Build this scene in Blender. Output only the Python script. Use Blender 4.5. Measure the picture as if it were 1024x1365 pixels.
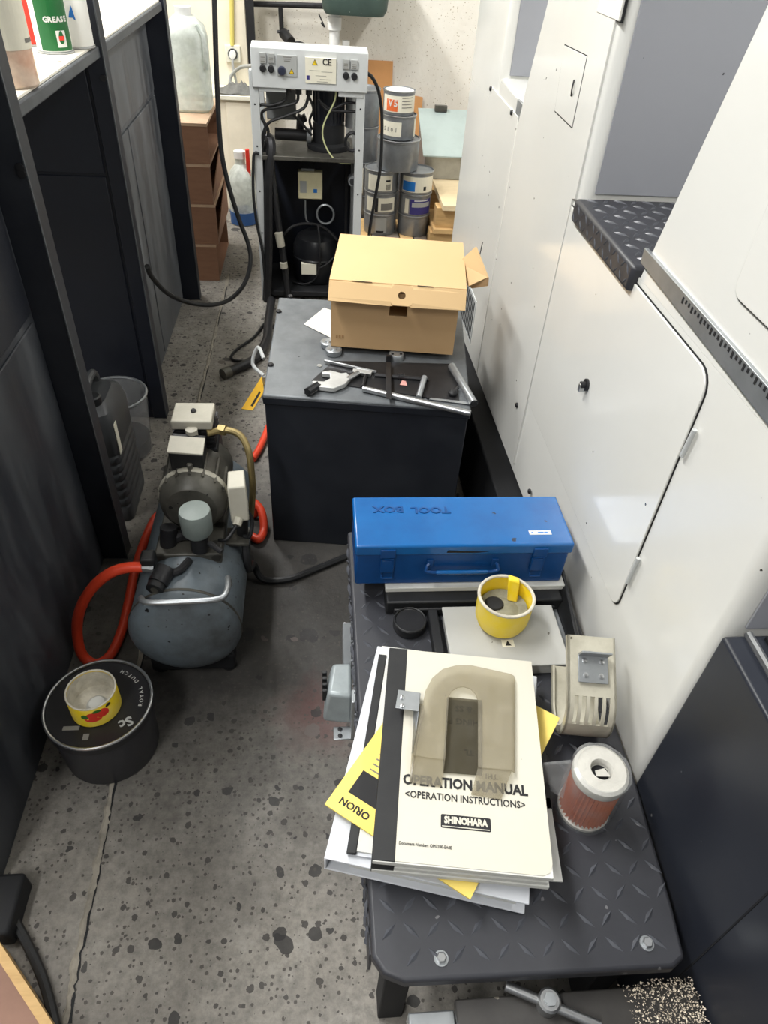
import bpy, bmesh, math, random
from mathutils import Vector, Matrix
random.seed(7)
S = bpy.context.scene
for o in list(bpy.data.objects): bpy.data.objects.remove(o)
COL = S.collection
PI = math.pi

# ------------------------------------------------------------------ camera
F_PX, CX, CY, HCAM = 935.0, 512.0, 682.5, 1.25
def _d(x, y): return Vector((x-CX, -(y-CY), -F_PX)).normalized()
_Z = -_d(432, 1750); _Y = _d(420, -135); _Y = (_Y - _Z*_Y.dot(_Z)).normalized(); _X = _Y.cross(_Z)
RC = Matrix((_X, _Y, _Z))
CAM = Vector((0, 0, HCAM))
cd = bpy.data.cameras.new('camera'); cam = bpy.data.objects.new('camera', cd); COL.objects.link(cam)
cd.sensor_fit = 'VERTICAL'; cd.sensor_height = 24.0; cd.lens = F_PX/1365*24.0; cd.clip_start = .02
cam.matrix_world = Matrix.Translation(CAM) @ RC.to_4x4()
S.camera = cam
def ray(x, y): return RC @ _d(x, y)
def onz(x, y, z=0.0): r = ray(x, y); return CAM + r*((z-CAM.z)/r.z)
def onx(x, y, X): r = ray(x, y); return CAM + r*((X-CAM.x)/r.x)
def ony(x, y, Y): r = ray(x, y); return CAM + r*((Y-CAM.y)/r.y)

# ------------------------------------------------------------------ light
S.view_settings.view_transform = 'Standard'; S.view_settings.look = 'None'
S.view_settings.gamma = 1; S.view_settings.use_curve_mapping = False
S.view_settings.exposure = -0.1
W = bpy.data.worlds.new('world'); S.world = W; W.use_nodes = True
W.node_tree.nodes['Background'].inputs[0].default_value = (.95, .98, 1, 1)
W.node_tree.nodes['Background'].inputs[1].default_value = .22
LAMPS = [(-.95, 3.1, 2.75, 78), (-.95, 1.1, 2.75, 74), (-.95, -1.0, 2.75, 46), (1.6, 2.4, 2.75, 40), (1.6, .2, 2.75, 26)]
for (x, y, z, p) in LAMPS:
    l = bpy.data.lights.new('tube_light', 'AREA'); l.shape = 'RECTANGLE'; l.size = .22; l.size_y = 1.25
    l.energy = p; l.color = (1, .995, .975)
    o = bpy.data.objects.new('tube_light', l); COL.objects.link(o); o.location = (x, y, z-.03)

# ------------------------------------------------------------------ materials
def lin(c):
    return tuple(((v/255.)/12.92 if v/255. <= .04045 else ((v/255.+.055)/1.055)**2.4) for v in c)
MATS = {}
def mat(name, col, rough=.5, metal=0., var=.0, vscale=9., var_col=None, spots=(), bump=0., bscale=60., coat=0., trans=0., ior=1.45, spec=.5, streak=None, rvar=0.):
    """procedural paint: base colour + noise patches + round specks"""
    if name in MATS: return MATS[name]
    m = bpy.data.materials.new(name); m.use_nodes = True; MATS[name] = m
    nt = m.node_tree; N = nt.nodes; L = nt.links; b = N['Principled BSDF']
    c = lin(col) + (1,)
    b.inputs['Base Color'].default_value = c; b.inputs['Roughness'].default_value = rough
    b.inputs['Metallic'].default_value = metal; b.inputs['IOR'].default_value = ior
    b.inputs['Coat Weight'].default_value = coat; b.inputs['Coat Roughness'].default_value = .12
    b.inputs['Transmission Weight'].default_value = trans
    b.inputs['Specular IOR Level'].default_value = spec
    tc = N.new('ShaderNodeTexCoord'); out = None
    def mix(fac, a, bb):
        n = N.new('ShaderNodeMix'); n.data_type = 'RGBA'
        L.new(fac, n.inputs[0])
        if isinstance(a, tuple): n.inputs[6].default_value = a
        else: L.new(a, n.inputs[6])
        n.inputs[7].default_value = bb
        return n.outputs[2]
    cur = c
    nz = None
    if var:
        nz = N.new('ShaderNodeTexNoise'); nz.inputs['Scale'].default_value = vscale; nz.inputs['Detail'].default_value = 7
        nz.inputs['Roughness'].default_value = .65
        if streak:
            mp = N.new('ShaderNodeMapping'); mp.inputs['Scale'].default_value = streak
            L.new(tc.outputs['Object'], mp.inputs[0]); L.new(mp.outputs[0], nz.inputs['Vector'])
        else: L.new(tc.outputs['Object'], nz.inputs['Vector'])
        r = N.new('ShaderNodeMapRange'); r.inputs[1].default_value = .42; r.inputs[2].default_value = .72
        r.inputs[4].default_value = var
        L.new(nz.outputs['Fac'], r.inputs[0])
        cur = mix(r.outputs[0], cur, (lin(var_col) + (1,)) if var_col else tuple(v*.35 for v in c[:3]) + (1,))
        if rvar:
            rr = N.new('ShaderNodeMapRange'); rr.inputs[1].default_value = .35; rr.inputs[2].default_value = .7
            rr.inputs[3].default_value = rough; rr.inputs[4].default_value = min(1, rough+rvar)
            L.new(nz.outputs['Fac'], rr.inputs[0]); L.new(rr.outputs[0], b.inputs['Roughness'])
    for (sc, size, dens, scol) in spots:
        # speck when distance < size*random and random2 < dens
        v = N.new('ShaderNodeTexVoronoi'); v.inputs['Scale'].default_value = sc
        nn = N.new('ShaderNodeTexNoise'); nn.inputs['Scale'].default_value = sc*2.5; nn.inputs['Detail'].default_value = 2
        L.new(tc.outputs['Object'], nn.inputs['Vector'])
        vm = N.new('ShaderNodeVectorMath'); vm.operation = 'MULTIPLY_ADD'
        L.new(nn.outputs['Color'], vm.inputs[0]); vm.inputs[1].default_value = (.35/sc,)*3; L.new(tc.outputs['Object'], vm.inputs[2])
        L.new(vm.outputs[0], v.inputs['Vector'])
        sp = N.new('ShaderNodeSeparateColor'); L.new(v.outputs['Color'], sp.inputs[0])
        a = N.new('ShaderNodeMath'); a.operation = 'MULTIPLY'; L.new(sp.outputs[0], a.inputs[0]); a.inputs[1].default_value = size
        lt = N.new('ShaderNodeMath'); lt.operation = 'LESS_THAN'; L.new(v.outputs['Distance'], lt.inputs[0]); L.new(a.outputs[0], lt.inputs[1])
        l2 = N.new('ShaderNodeMath'); l2.operation = 'LESS_THAN'; L.new(sp.outputs[1], l2.inputs[0]); l2.inputs[1].default_value = dens
        mm = N.new('ShaderNodeMath'); mm.operation = 'MULTIPLY'; L.new(lt.outputs[0], mm.inputs[0]); L.new(l2.outputs[0], mm.inputs[1])
        cur = mix(mm.outputs[0], cur, lin(scol) + (1,))
    if not isinstance(cur, tuple): L.new(cur, b.inputs['Base Color'])
    if bump:
        bn = N.new('ShaderNodeTexNoise'); bn.inputs['Scale'].default_value = bscale; bn.inputs['Detail'].default_value = 4
        L.new(tc.outputs['Object'], bn.inputs['Vector'])
        bp = N.new('ShaderNodeBump'); bp.inputs['Strength'].default_value = bump; bp.inputs['Distance'].default_value = .01
        L.new(bn.outputs['Fac'], bp.inputs['Height']); L.new(bp.outputs[0], b.inputs['Normal'])
    return m
def clearmat(name, col, alpha_col, rough=.1, fac=.25):
    m = bpy.data.materials.new(name); m.use_nodes = True; nt = m.node_tree; N = nt.nodes; L = nt.links
    N.remove(N['Principled BSDF'])
    t = N.new('ShaderNodeBsdfTransparent'); t.inputs[0].default_value = lin(alpha_col) + (1,)
    p = N.new('ShaderNodeBsdfPrincipled'); p.inputs['Base Color'].default_value = lin(col) + (1,); p.inputs['Roughness'].default_value = rough
    mx = N.new('ShaderNodeMixShader')
    tc = N.new('ShaderNodeTexCoord'); nz = N.new('ShaderNodeTexNoise'); nz.inputs['Scale'].default_value = 35; nz.inputs['Detail'].default_value = 5
    L.new(tc.outputs['Object'], nz.inputs['Vector'])
    r = N.new('ShaderNodeMapRange'); r.inputs[1].default_value = .35; r.inputs[2].default_value = .75
    r.inputs[3].default_value = fac*.75; r.inputs[4].default_value = min(.95, fac*1.4)
    L.new(nz.outputs['Fac'], r.inputs[0]); L.new(r.outputs[0], mx.inputs[0])
    L.new(t.outputs[0], mx.inputs[1]); L.new(p.outputs[0], mx.inputs[2]); L.new(mx.outputs[0], N['Material Output'].inputs[0])
    return m
INK = (22, 22, 24)
M_white = mat('press_white_paint', (226, 226, 221), .22, var=.10, vscale=3.5, var_col=(196, 194, 184), spots=((26, .10, .22, (60, 58, 55)), (70, .16, .05, (70, 66, 60))), coat=.4)
M_whitein = mat('press_white_in_shade', (156, 158, 165), .45, var=.12, vscale=4, var_col=(150, 150, 156), spots=((30, .07, .25, (50, 50, 54)), (70, .12, .10, (60, 60, 64))))  # the white press paint greyed, shade of the walkway ends painted in
M_black = mat('black_panel_paint', (34, 37, 44), .33, var=.4, vscale=5, var_col=(62, 66, 72), spots=((60, .12, .06, (120, 122, 124)),), rvar=.3)
M_blackst = mat('black_panel_streaked', (44, 47, 53), .36, var=.55, vscale=6, var_col=(98, 101, 104), streak=(1, 2.2, .45), rvar=.3)
M_navy = mat('navy_black_paint', (24, 28, 38), .38, var=.3, vscale=6, var_col=(44, 48, 58), spots=((38, .10, .10, (110, 112, 114)),), rvar=.2)
M_blackbox = mat('black_cover_paint', (37, 40, 48), .3, var=.3, vscale=4, var_col=(54, 58, 66), spots=((50, .1, .06, (120, 120, 120)),), rvar=.2)
M_edge = mat('worn_dark_edge', (80, 84, 88), .45, var=.6, vscale=20, var_col=(45, 48, 52))
M_gap = mat('dark_gap', (22, 23, 26), .7)
M_conc = None
M_dirtywall = mat('stained_plaster', (240, 236, 226), .85, var=.5, vscale=2.2, var_col=(220, 210, 192), spots=((90, .25, .25, (186, 174, 152)), (150, .25, .10, (150, 138, 120))), bump=.25, bscale=30)
M_cream = mat('cream_paint', (235, 226, 205), .6, var=.2, vscale=5)
M_plain = mat('plain_white_plaster', (226, 227, 228), .85, var=.1, vscale=3)
M_sheen = mat('black_panel_sheen', (72, 75, 80), .34, var=.75, vscale=7, var_col=(132, 135, 138), streak=(1, 2.6, .4), rvar=.25)  # pale streaks are the sheen of the black panel, painted into its colour
M_tread = mat('black_tread_paint', (54, 55, 60), .36, var=.35, vscale=14, var_col=(34, 35, 39), spots=((75, .2, .05, (110, 110, 112)),), rvar=.2)
M_treadbar = mat('tread_rib_worn', (84, 86, 92), .26, var=.5, vscale=40, var_col=(50, 51, 55))
M_cab = mat('cabinet_black_paint', (30, 33, 40), .36, var=.4, vscale=7, var_col=(46, 49, 55), rvar=.25)
M_cabtop = mat('cabinet_top_worn', (112, 116, 119), .42, metal=.2, var=.7, vscale=5, var_col=(62, 65, 68), spots=((60, .2, .12, (45, 46, 48)),), rvar=.25)
M_greymet = mat('rack_grey_enamel', (196, 199, 199), .45, var=.25, vscale=8, var_col=(150, 152, 150))
M_darkmet = mat('dark_oily_metal', (52, 52, 54), .42, metal=.5, var=.5, vscale=25, var_col=(28, 28, 30))
M_rubber = mat('black_rubber', (26, 27, 29), .5, var=.2, vscale=30, var_col=(60, 60, 60))
M_steel = mat('bright_steel', (188, 190, 192), .28, metal=.9, var=.35, vscale=30, var_col=(110, 110, 110))
M_galv = mat('galvanised_steel', (168, 172, 175), .38, metal=.7, var=.4, vscale=18, var_col=(120, 124, 126))
M_alu = mat('cast_aluminium', (205, 206, 204), .4, metal=.5, var=.4, vscale=20, var_col=(140, 140, 138))
M_card = mat('cardboard', (180, 148, 108), .85, var=.25, vscale=7, var_col=(176, 140, 96), streak=(1, 1, 6))
M_cardlid = mat('cardboard_lid', (200, 170, 126), .85, var=.2, vscale=7, var_col=(196, 160, 112))
M_blue = mat('toolbox_blue_paint', (9, 92, 158), .26, var=.4, vscale=13, var_col=(8, 58, 118), spots=((45, .22, .10, (26, 44, 66)),), coat=.3)
M_bluedk = mat('toolbox_blue_shaded', (8, 68, 128), .36, var=.4, vscale=16, var_col=(10, 46, 92), spots=((40, .25, .10, (24, 34, 50)),))  # same blue darkened: shade on the front, latches and lettering put into colour
M_orange = mat('orange_hose_rubber', (232, 74, 44), .42, var=.15, vscale=20, var_col=(180, 50, 40))
M_yellow = mat('yellow_tin_paint', (238, 208, 38), .4, var=.35, vscale=28, var_col=(226, 214, 170), spots=((70, .25, .15, (90, 84, 60)),))
M_paste = mat('dried_white_paste', (206, 200, 184), .8, var=.6, vscale=30, var_col=(128, 122, 108), bump=.4)
M_pastedk = mat('grey_paste', (132, 130, 112), .6, var=.6, vscale=35, var_col=(70, 70, 62), bump=.4)
M_paper = mat('paper_white', (208, 208, 203), .85, var=.15, vscale=9, var_col=(205, 202, 190))
M_manual = mat('manual_cover', (200, 197, 184), .75, var=.35, vscale=9, var_col=(206, 198, 176), spots=((34, .10, .18, (90, 84, 74)),))
M_yellowp = mat('yellow_paper', (238, 212, 112), .8, var=.15, vscale=8)
M_ink = mat('black_print', (30, 30, 32), .7)
M_inkg = mat('grey_print', (120, 118, 112), .8)
M_binder = mat('white_vinyl', (206, 209, 214), .4, var=.12, vscale=8, var_col=(190, 192, 196))
M_beige = mat('beige_plastic', (186, 182, 166), .45, var=.55, vscale=16, var_col=(128, 122, 104), spots=((70, .2, .1, (84, 78, 66)),))
M_filter = mat('filter_paper_brown', (196, 104, 54), .75, var=.4, vscale=22, var_col=(120, 66, 46))
M_wrap = mat('white_filter_cap', (198, 196, 188), .35, var=.3, vscale=22, var_col=(180, 178, 170), bump=.4, bscale=45)
M_greentin = mat('grease_green', (22, 92, 44), .4, var=.3, vscale=18, var_col=(40, 120, 60))
M_red = mat('red_paint', (222, 58, 44), .45, var=.2, vscale=20)
M_tinwhite = mat('white_tin', (232, 232, 226), .4, var=.2, vscale=12, var_col=(200, 198, 190))
M_inkcan = mat('ink_can_metal', (148, 152, 156), .38, metal=.55, var=.5, vscale=14, var_col=(96, 99, 102), spots=((50, .2, .15, (52, 52, 56)),))
M_wood = mat('pallet_pine', (214, 178, 124), .75, var=.5, vscale=12, var_col=(168, 128, 80), streak=(1, 6, 6))
M_plank = mat('plank_pale', (228, 208, 170), .75, var=.3, vscale=10, var_col=(196, 170, 126), streak=(1, 6, 6))
M_ply = mat('brown_plywood', (146, 108, 84), .7, var=.4, vscale=10, var_col=(112, 80, 60), streak=(1, 1, 5))
M_plyedge = mat('plywood_edge', (198, 168, 140), .75, var=.3, vscale=20)
M_board = mat('reddish_board', (150, 116, 100), .7, var=.4, vscale=9, var_col=(112, 84, 70))
M_sink = mat('green_grey_sink', (74, 92, 86), .5, var=.4, vscale=16, var_col=(52, 66, 62), spots=((60, .2, .1, (150, 156, 150)),))
M_pvc = mat('white_pvc', (235, 235, 232), .35)
M_cyl = mat('tank_grey_paint', (104, 114, 121), .34, var=.85, vscale=6, var_col=(52, 50, 46), spots=((20, .22, .30, (58, 58, 56)), (46, .24, .30, (24, 25, 26)), (90, .25, .25, (30, 30, 30))), rvar=.25)
M_motor = mat('motor_oily_grey', (92, 90, 83), .42, metal=.2, var=.8, vscale=12, var_col=(34, 33, 31), spots=((24, .3, .35, (50, 48, 44)), (60, .25, .35, (26, 26, 26))))
M_cap = mat('grey_green_plastic', (132, 142, 138), .45, var=.35, vscale=20, var_col=(104, 112, 108))
M_headw = mat('dirty_cream_metal', (176, 172, 158), .5, var=.4, vscale=24, var_col=(140, 136, 122), spots=((60, .22, .1, (50, 48, 44)),))
M_can = mat('dark_grey_plastic', (58, 60, 62), .45, var=.3, vscale=12, var_col=(84, 86, 88))
M_bucket = mat('charcoal_bucket', (50, 50, 54), .4, var=.3, vscale=12, var_col=(36, 36, 40))
M_lid = mat('black_lid', (30, 30, 33), .36, var=.3, vscale=16, var_col=(48, 46, 48))
M_brass = mat('dull_brass', (150, 134, 92), .4, metal=.7, var=.4, vscale=30)
M_jug = clearmat('translucent_jug', (222, 228, 222), (232, 238, 234), .35, .72)
M_smoke = clearmat('smoked_acrylic', (190, 184, 168), (228, 225, 216), .16, .2)
M_smoked = clearmat('smoked_acrylic_back', (120, 116, 104), (190, 187, 178), .2, .20)
M_film = clearmat('clear_film', (220, 222, 222), (245, 245, 245), .12, .16)
M_glassb = clearmat('clear_bottle', (232, 216, 196), (245, 238, 228), .2, .6)
M_peach = mat('peach_liquid', (236, 152, 98), .5)
M_bluel = mat('blue_liquid', (44, 84, 140), .4)
M_cloth = mat('grey_rag', (112, 112, 108), .9, var=.5, vscale=25)
M_label = mat('label_cream', (226, 222, 204), .6, var=.12, vscale=20)
M_grey = mat('label_grey', (164, 166, 164), .6)
M_warn = mat('warning_yellow', (242, 206, 40), .5)
M_bluep = mat('label_blue', (34, 116, 196), .5)
M_purp = mat('label_violet', (58, 54, 120), .5)
M_orng = mat('label_orange', (222, 110, 60), .5)
M_lamp = bpy.data.materials.new('lit_tube'); M_lamp.use_nodes = True
_b = M_lamp.node_tree.nodes['Principled BSDF']; _b.inputs['Emission Color'].default_value = (1, .98, .94, 1); _b.inputs['Emission Strength'].default_value = 6

def concrete():
    m = bpy.data.materials.new('oily_concrete'); m.use_nodes = True; nt = m.node_tree; N = nt.nodes; L = nt.links; b = N['Principled BSDF']
    tc = N.new('ShaderNodeTexCoord')
    def noise(sc, det=8, rough=.65, off=0):
        n = N.new('ShaderNodeTexNoise'); n.inputs['Scale'].default_value = sc; n.inputs['Detail'].default_value = det; n.inputs['Roughness'].default_value = rough
        mp = N.new('ShaderNodeMapping'); mp.inputs['Location'].default_value = (off, off*.7, 0); L.new(tc.outputs['Object'], mp.inputs[0]); L.new(mp.outputs[0], n.inputs['Vector']); return n
    def rng(sock, a, bb, c=0., d=1.):
        r = N.new('ShaderNodeMapRange'); r.inputs[1].default_value = a; r.inputs[2].default_value = bb; r.inputs[3].default_value = c; r.inputs[4].default_value = d; L.new(sock, r.inputs[0]); return r.outputs[0]
    def mix(f, a, c):
        n = N.new('ShaderNodeMix'); n.data_type = 'RGBA'; L.new(f, n.inputs[0])
        if isinstance(a, tuple): n.inputs[6].default_value = lin(a) + (1,)
        else: L.new(a, n.inputs[6])
        n.inputs[7].default_value = lin(c) + (1,); return n.outputs[2]
    cur = mix(rng(noise(3, 9, .7).outputs['Fac'], .35, .68), (150, 145, 136), (112, 108, 102))
    cur = mix(rng(noise(60, 8, .75, 3).outputs['Fac'], .42, .72, 0, .7), cur, (74, 72, 69))
    cur = mix(rng(noise(14, 8, .75, 6).outputs['Fac'], .5, .72, 0, .5), cur, (176, 172, 164))
    # old oil and ink by the compressor, with the aisle's shadow painted in
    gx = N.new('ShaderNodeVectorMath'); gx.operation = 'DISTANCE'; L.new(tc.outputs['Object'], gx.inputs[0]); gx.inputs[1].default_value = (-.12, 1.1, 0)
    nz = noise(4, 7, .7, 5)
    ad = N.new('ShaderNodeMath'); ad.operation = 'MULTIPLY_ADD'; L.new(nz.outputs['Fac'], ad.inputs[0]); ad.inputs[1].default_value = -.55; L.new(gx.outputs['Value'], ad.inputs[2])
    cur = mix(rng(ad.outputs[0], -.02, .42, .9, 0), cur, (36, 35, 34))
    cur = mix(rng(noise(1.6, 5, .6, 9).outputs['Fac'], .5, .7, 0, .45), cur, (84, 80, 76))
    # rust red smear
    gr = N.new('ShaderNodeVectorMath'); gr.operation = 'DISTANCE'; L.new(tc.outputs['Object'], gr.inputs[0]); gr.inputs[1].default_value = (.0, .80, 0)
    ar = N.new('ShaderNodeMath'); ar.operation = 'MULTIPLY_ADD'; L.new(noise(14, 5, .7, 2).outputs['Fac'], ar.inputs[0]); ar.inputs[1].default_value = -.16; L.new(gr.outputs['Value'], ar.inputs[2])
    cur = mix(rng(ar.outputs[0], -.06, .03, .5, 0), cur, (92, 50, 48))
    for (sc, size, dens, col) in ((8, .17, .30, (42, 41, 41)), (20, .22, .30, (38, 37, 37)), (48, .28, .36, (54, 51, 49)), (110, .34, .36, (66, 62, 58)), (13, .2, .12, (88, 80, 76))):
        v = N.new('ShaderNodeTexVoronoi'); v.inputs['Scale'].default_value = sc; v.voronoi_dimensions = '2D'
        nn = N.new('ShaderNodeTexNoise'); nn.inputs['Scale'].default_value = sc*3; nn.inputs['Detail'].default_value = 2; L.new(tc.outputs['Object'], nn.inputs['Vector'])
        vm = N.new('ShaderNodeVectorMath'); vm.operation = 'MULTIPLY_ADD'; L.new(nn.outputs['Color'], vm.inputs[0]); vm.inputs[1].default_value = (.3/sc,)*3; L.new(tc.outputs['Object'], vm.inputs[2]); L.new(vm.outputs[0], v.inputs['Vector'])
        sp = N.new('ShaderNodeSeparateColor'); L.new(v.outputs['Color'], sp.inputs[0])
        a = N.new('ShaderNodeMath'); a.operation = 'MULTIPLY'; L.new(sp.outputs[0], a.inputs[0]); a.inputs[1].default_value = size
        lt = N.new('ShaderNodeMath'); lt.operation = 'LESS_THAN'; L.new(v.outputs['Distance'], lt.inputs[0]); L.new(a.outputs[0], lt.inputs[1])
        l2 = N.new('ShaderNodeMath'); l2.operation = 'LESS_THAN'; L.new(sp.outputs[1], l2.inputs[0]); l2.inputs[1].default_value = dens
        mm = N.new('ShaderNodeMath'); mm.operation = 'MULTIPLY'; L.new(lt.outputs[0], mm.inputs[0]); L.new(l2.outputs[0], mm.inputs[1])
        m3 = N.new('ShaderNodeMath'); m3.operation = 'MULTIPLY'; L.new(mm.outputs[0], m3.inputs[0]); m3.inputs[1].default_value = .88
        cur = mix(m3.outputs[0], cur, col)
    L.new(cur, b.inputs['Base Color'])
    L.new(rng(noise(5, 6, .6, 1).outputs['Fac'], .3, .7, .5, .85), b.inputs['Roughness'])
    bp = N.new('ShaderNodeBump'); bp.inputs['Strength'].default_value = .3; bp.inputs['Distance'].default_value = .006
    L.new(noise(45, 8, .7, 4).outputs['Fac'], bp.inputs['Height']); L.new(bp.outputs[0], b.inputs['Normal'])
    return m
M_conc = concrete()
M_mortar = mat('joint_mortar', (150, 144, 132), .9, var=.7, vscale=25, var_col=(70, 67, 62), bump=.5, bscale=70)

# ------------------------------------------------------------------ mesh helpers
class MB:
    """collects shapes for ONE mesh; world=True means coordinates are given in the world"""
    def __init__(s, world=False): s.v = []; s.f = []; s.world = world
    def add(s, vs, fs):
        n = len(s.v); s.v += [Vector(p) for p in vs]; s.f += [tuple(i+n for i in f) for f in fs]; return s
    def box(s, x0, x1, y0, y1, z0, z1, M=None):
        vs = [Vector(p) for p in ((x0,y0,z0),(x1,y0,z0),(x1,y1,z0),(x0,y1,z0),(x0,y0,z1),(x1,y0,z1),(x1,y1,z1),(x0,y1,z1))]
        if M: vs = [M @ p for p in vs]
        return s.add(vs, [(3,2,1,0),(4,5,6,7),(0,1,5,4),(1,2,6,5),(2,3,7,6),(3,0,4,7)])
    def hexa(s, lo, hi):      # two quads of 4 points
        return s.add(list(lo)+list(hi), [(3,2,1,0),(4,5,6,7),(0,1,5,4),(1,2,6,5),(2,3,7,6),(3,0,4,7)])
    def prism(s, poly, a, b, fn):     # poly of 2d points, fn(u, v, t) -> 3d
        n = len(poly)
        vs = [fn(u, v, a) for u, v in poly] + [fn(u, v, b) for u, v in poly]
        return s.add(vs, [tuple(range(n-1, -1, -1)), tuple(range(n, 2*n))] + [(i, (i+1) % n, n+(i+1) % n, n+i) for i in range(n)])
    def tube(s, pts, r, n=8, smooth=0, closed=False, caps=True, r_end=None):
        P = [Vector(p) for p in pts]
        if smooth: P = crom(P, smooth, closed)
        m = len(P); up = None; vs = []
        for i, p in enumerate(P):
            a = P[i-1] if (i or closed) else P[i]; b = P[(i+1) % m] if (i < m-1 or closed) else P[i]
            t = (b-a).normalized() if (b-a).length > 1e-9 else Vector((0,0,1))
            if up is None:
                up = Vector((0,0,1)) if abs(t.z) < .9 else Vector((1,0,0))
            up = (up - t*up.dot(t))
            if up.length < 1e-6: up = t.orthogonal()
            up.normalize(); w = t.cross(up)
            rr = r if r_end is None else r + (r_end-r)*i/(m-1)
            vs += [p + (up*math.cos(2*PI*k/n) + w*math.sin(2*PI*k/n))*rr for k in range(n)]
        fs = []
        for i in range(m if closed else m-1):
            j = (i+1) % m
            fs += [(i*n+k, i*n+(k+1) % n, j*n+(k+1) % n, j*n+k) for k in range(n)]
        if caps and not closed: fs += [tuple(range(n-1, -1, -1)), tuple((m-1)*n+k for k in range(n))]
        return s.add(vs, fs)
    def cyl(s, p0, p1, r0, r1=None, n=16): return s.tube([p0, p1], r0, n, r_end=(r0 if r1 is None else r1))
    def lathe(s, prof, c=(0,0,0), n=28, M=None, fn=None, open0=False):
        vs = []; c = Vector(c)
        for (r, z) in prof:
            for k in range(n):
                a = 2*PI*k/n; q = r*(fn(k) if fn else 1)
                p = Vector((q*math.cos(a), q*math.sin(a), z)); vs.append((M @ p if M else p) + c)
        m = len(prof); fs = [(i*n+k, i*n+(k+1) % n, (i+1)*n+(k+1) % n, (i+1)*n+k) for i in range(m-1) for k in range(n)]
        if prof[0][0] > 1e-6 and not open0: fs.append(tuple(range(n-1, -1, -1)))
        if prof[-1][0] > 1e-6: fs.append(tuple((m-1)*n+k for k in range(n)))
        return s.add(vs, fs)
    def build(s, name, m, parent=None, bevel=0, seg=2, angle=35, kind=None, loc=None, solid=0, label=None):
        me = bpy.data.meshes.new(name)
        vs = s.v
        if parent is not None and s.world: I = WM(parent).inverted(); vs = [I @ p for p in vs]
        if parent is None and loc is not None and s.world: vs = [p-Vector(loc) for p in vs]
        me.from_pydata([tuple(p) for p in vs], [], s.f)
        bm = bmesh.new(); bm.from_mesh(me)
        bmesh.ops.remove_doubles(bm, verts=bm.verts, dist=1e-6)
        bmesh.ops.recalc_face_normals(bm, faces=bm.faces); bm.to_mesh(me); bm.free()
        me.shade_smooth(); me.set_sharp_from_angle(angle=math.radians(angle))
        if solid and angle < 60: me.shade_flat()
        me.materials.append(m)
        o = bpy.data.objects.new(name, me); COL.objects.link(o)
        if parent is not None: o.parent = parent
        elif loc is not None: o.location = loc
        if solid:
            md = o.modifiers.new('thickness', 'SOLIDIFY'); md.thickness = solid; md.offset = 0
        if bevel:
            md = o.modifiers.new('bevel', 'BEVEL'); md.width = bevel; md.segments = seg; md.limit_method = 'ANGLE'; md.angle_limit = math.radians(40)
        if kind: o['kind'] = kind
        if label: o['label'] = label
        return o
def WM(o):
    m = Matrix.Translation(o.location) @ o.rotation_euler.to_matrix().to_4x4()
    return WM(o.parent) @ m if o.parent else m
def crom(P, k, closed=False):
    out = []; n = len(P)
    for i in range(n if closed else n-1):
        p0 = P[i-1] if (i or closed) else P[0]*2-P[1]; p1 = P[i]; p2 = P[(i+1) % n]
        p3 = P[(i+2) % n] if (i+2 < n or closed) else P[-1]*2-P[-2]
        for j in range(k):
            t = j/k
            out.append(.5*((2*p1)+(p2-p0)*t+(2*p0-5*p1+4*p2-p3)*t*t+(3*p1-p0-3*p2+p3)*t**3))
    if not closed: out.append(P[-1])
    return out
def WB(): return MB(True)
def tag(o, label, cat, group=None, kind=None):
    o['label'] = label; o['category'] = cat
    if group: o['group'] = group
    if kind: o['kind'] = kind
    return o
def thing(name, label, cat, loc=(0,0,0), rotz=0., group=None):
    o = bpy.data.objects.new(name, None); COL.objects.link(o); o.location = loc; o.rotation_euler = (0, 0, rotz); o.empty_display_size = .05
    return tag(o, label, cat, group)
def struct(name, mb, m, **k):
    o = mb.build(name, m, **k); o['kind'] = 'structure'; return o
def copy_tree(o, parent=None):
    c = o.copy(); COL.objects.link(c); c.parent = parent
    for ch in list(o.children): copy_tree(ch, c)
    return c
def text(body, size, m, parent, org, u, v, name='lettering', ext=.0002, align='CENTER', world=True, sx=1.0, bold=0.):
    cu = bpy.data.curves.new('t', 'FONT'); cu.body = body; cu.size = size; cu.extrude = ext; cu.align_x = align; cu.align_y = 'CENTER'; cu.offset = bold; cu.resolution_u = 2
    t = bpy.data.objects.new('t', cu); COL.objects.link(t)
    me = bpy.data.meshes.new_from_object(t); bpy.data.objects.remove(t); bpy.data.curves.remove(cu)
    u = Vector(u).normalized(); v = Vector(v); v = (v-u*v.dot(u)).normalized(); n = u.cross(v); org = Vector(org)
    I = WM(parent).inverted() if world else Matrix.Identity(4)
    for q in me.vertices: q.co = I @ (org + u*(q.co.x*sx) + v*q.co.y + n*q.co.z)
    me.name = name; me.materials.clear(); me.materials.append(m)
    o = bpy.data.objects.new(name, me); COL.objects.link(o); o.parent = parent; return o
def arc(cx, cy, r, a0, a1, n): return [(cx+r*math.cos(math.radians(a0+(a1-a0)*i/n)), cy+r*math.sin(math.radians(a0+(a1-a0)*i/n))) for i in range(n+1)]
def rrect(x0, x1, y0, y1, r, n=4):
    return arc(x1-r, y1-r, r, 0, 90, n)+arc(x0+r, y1-r, r, 90, 180, n)+arc(x0+r, y0+r, r, 180, 270, n)+arc(x1-r, y0+r, r, 270, 360, n)
fz = lambda u, v, t: (u, v, t)
fx = lambda u, v, t: (t, u, v)     # poly in (y, z), extruded along x
fy = lambda u, v, t: (u, t, v)     # poly in (x, z), extruded along y

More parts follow.
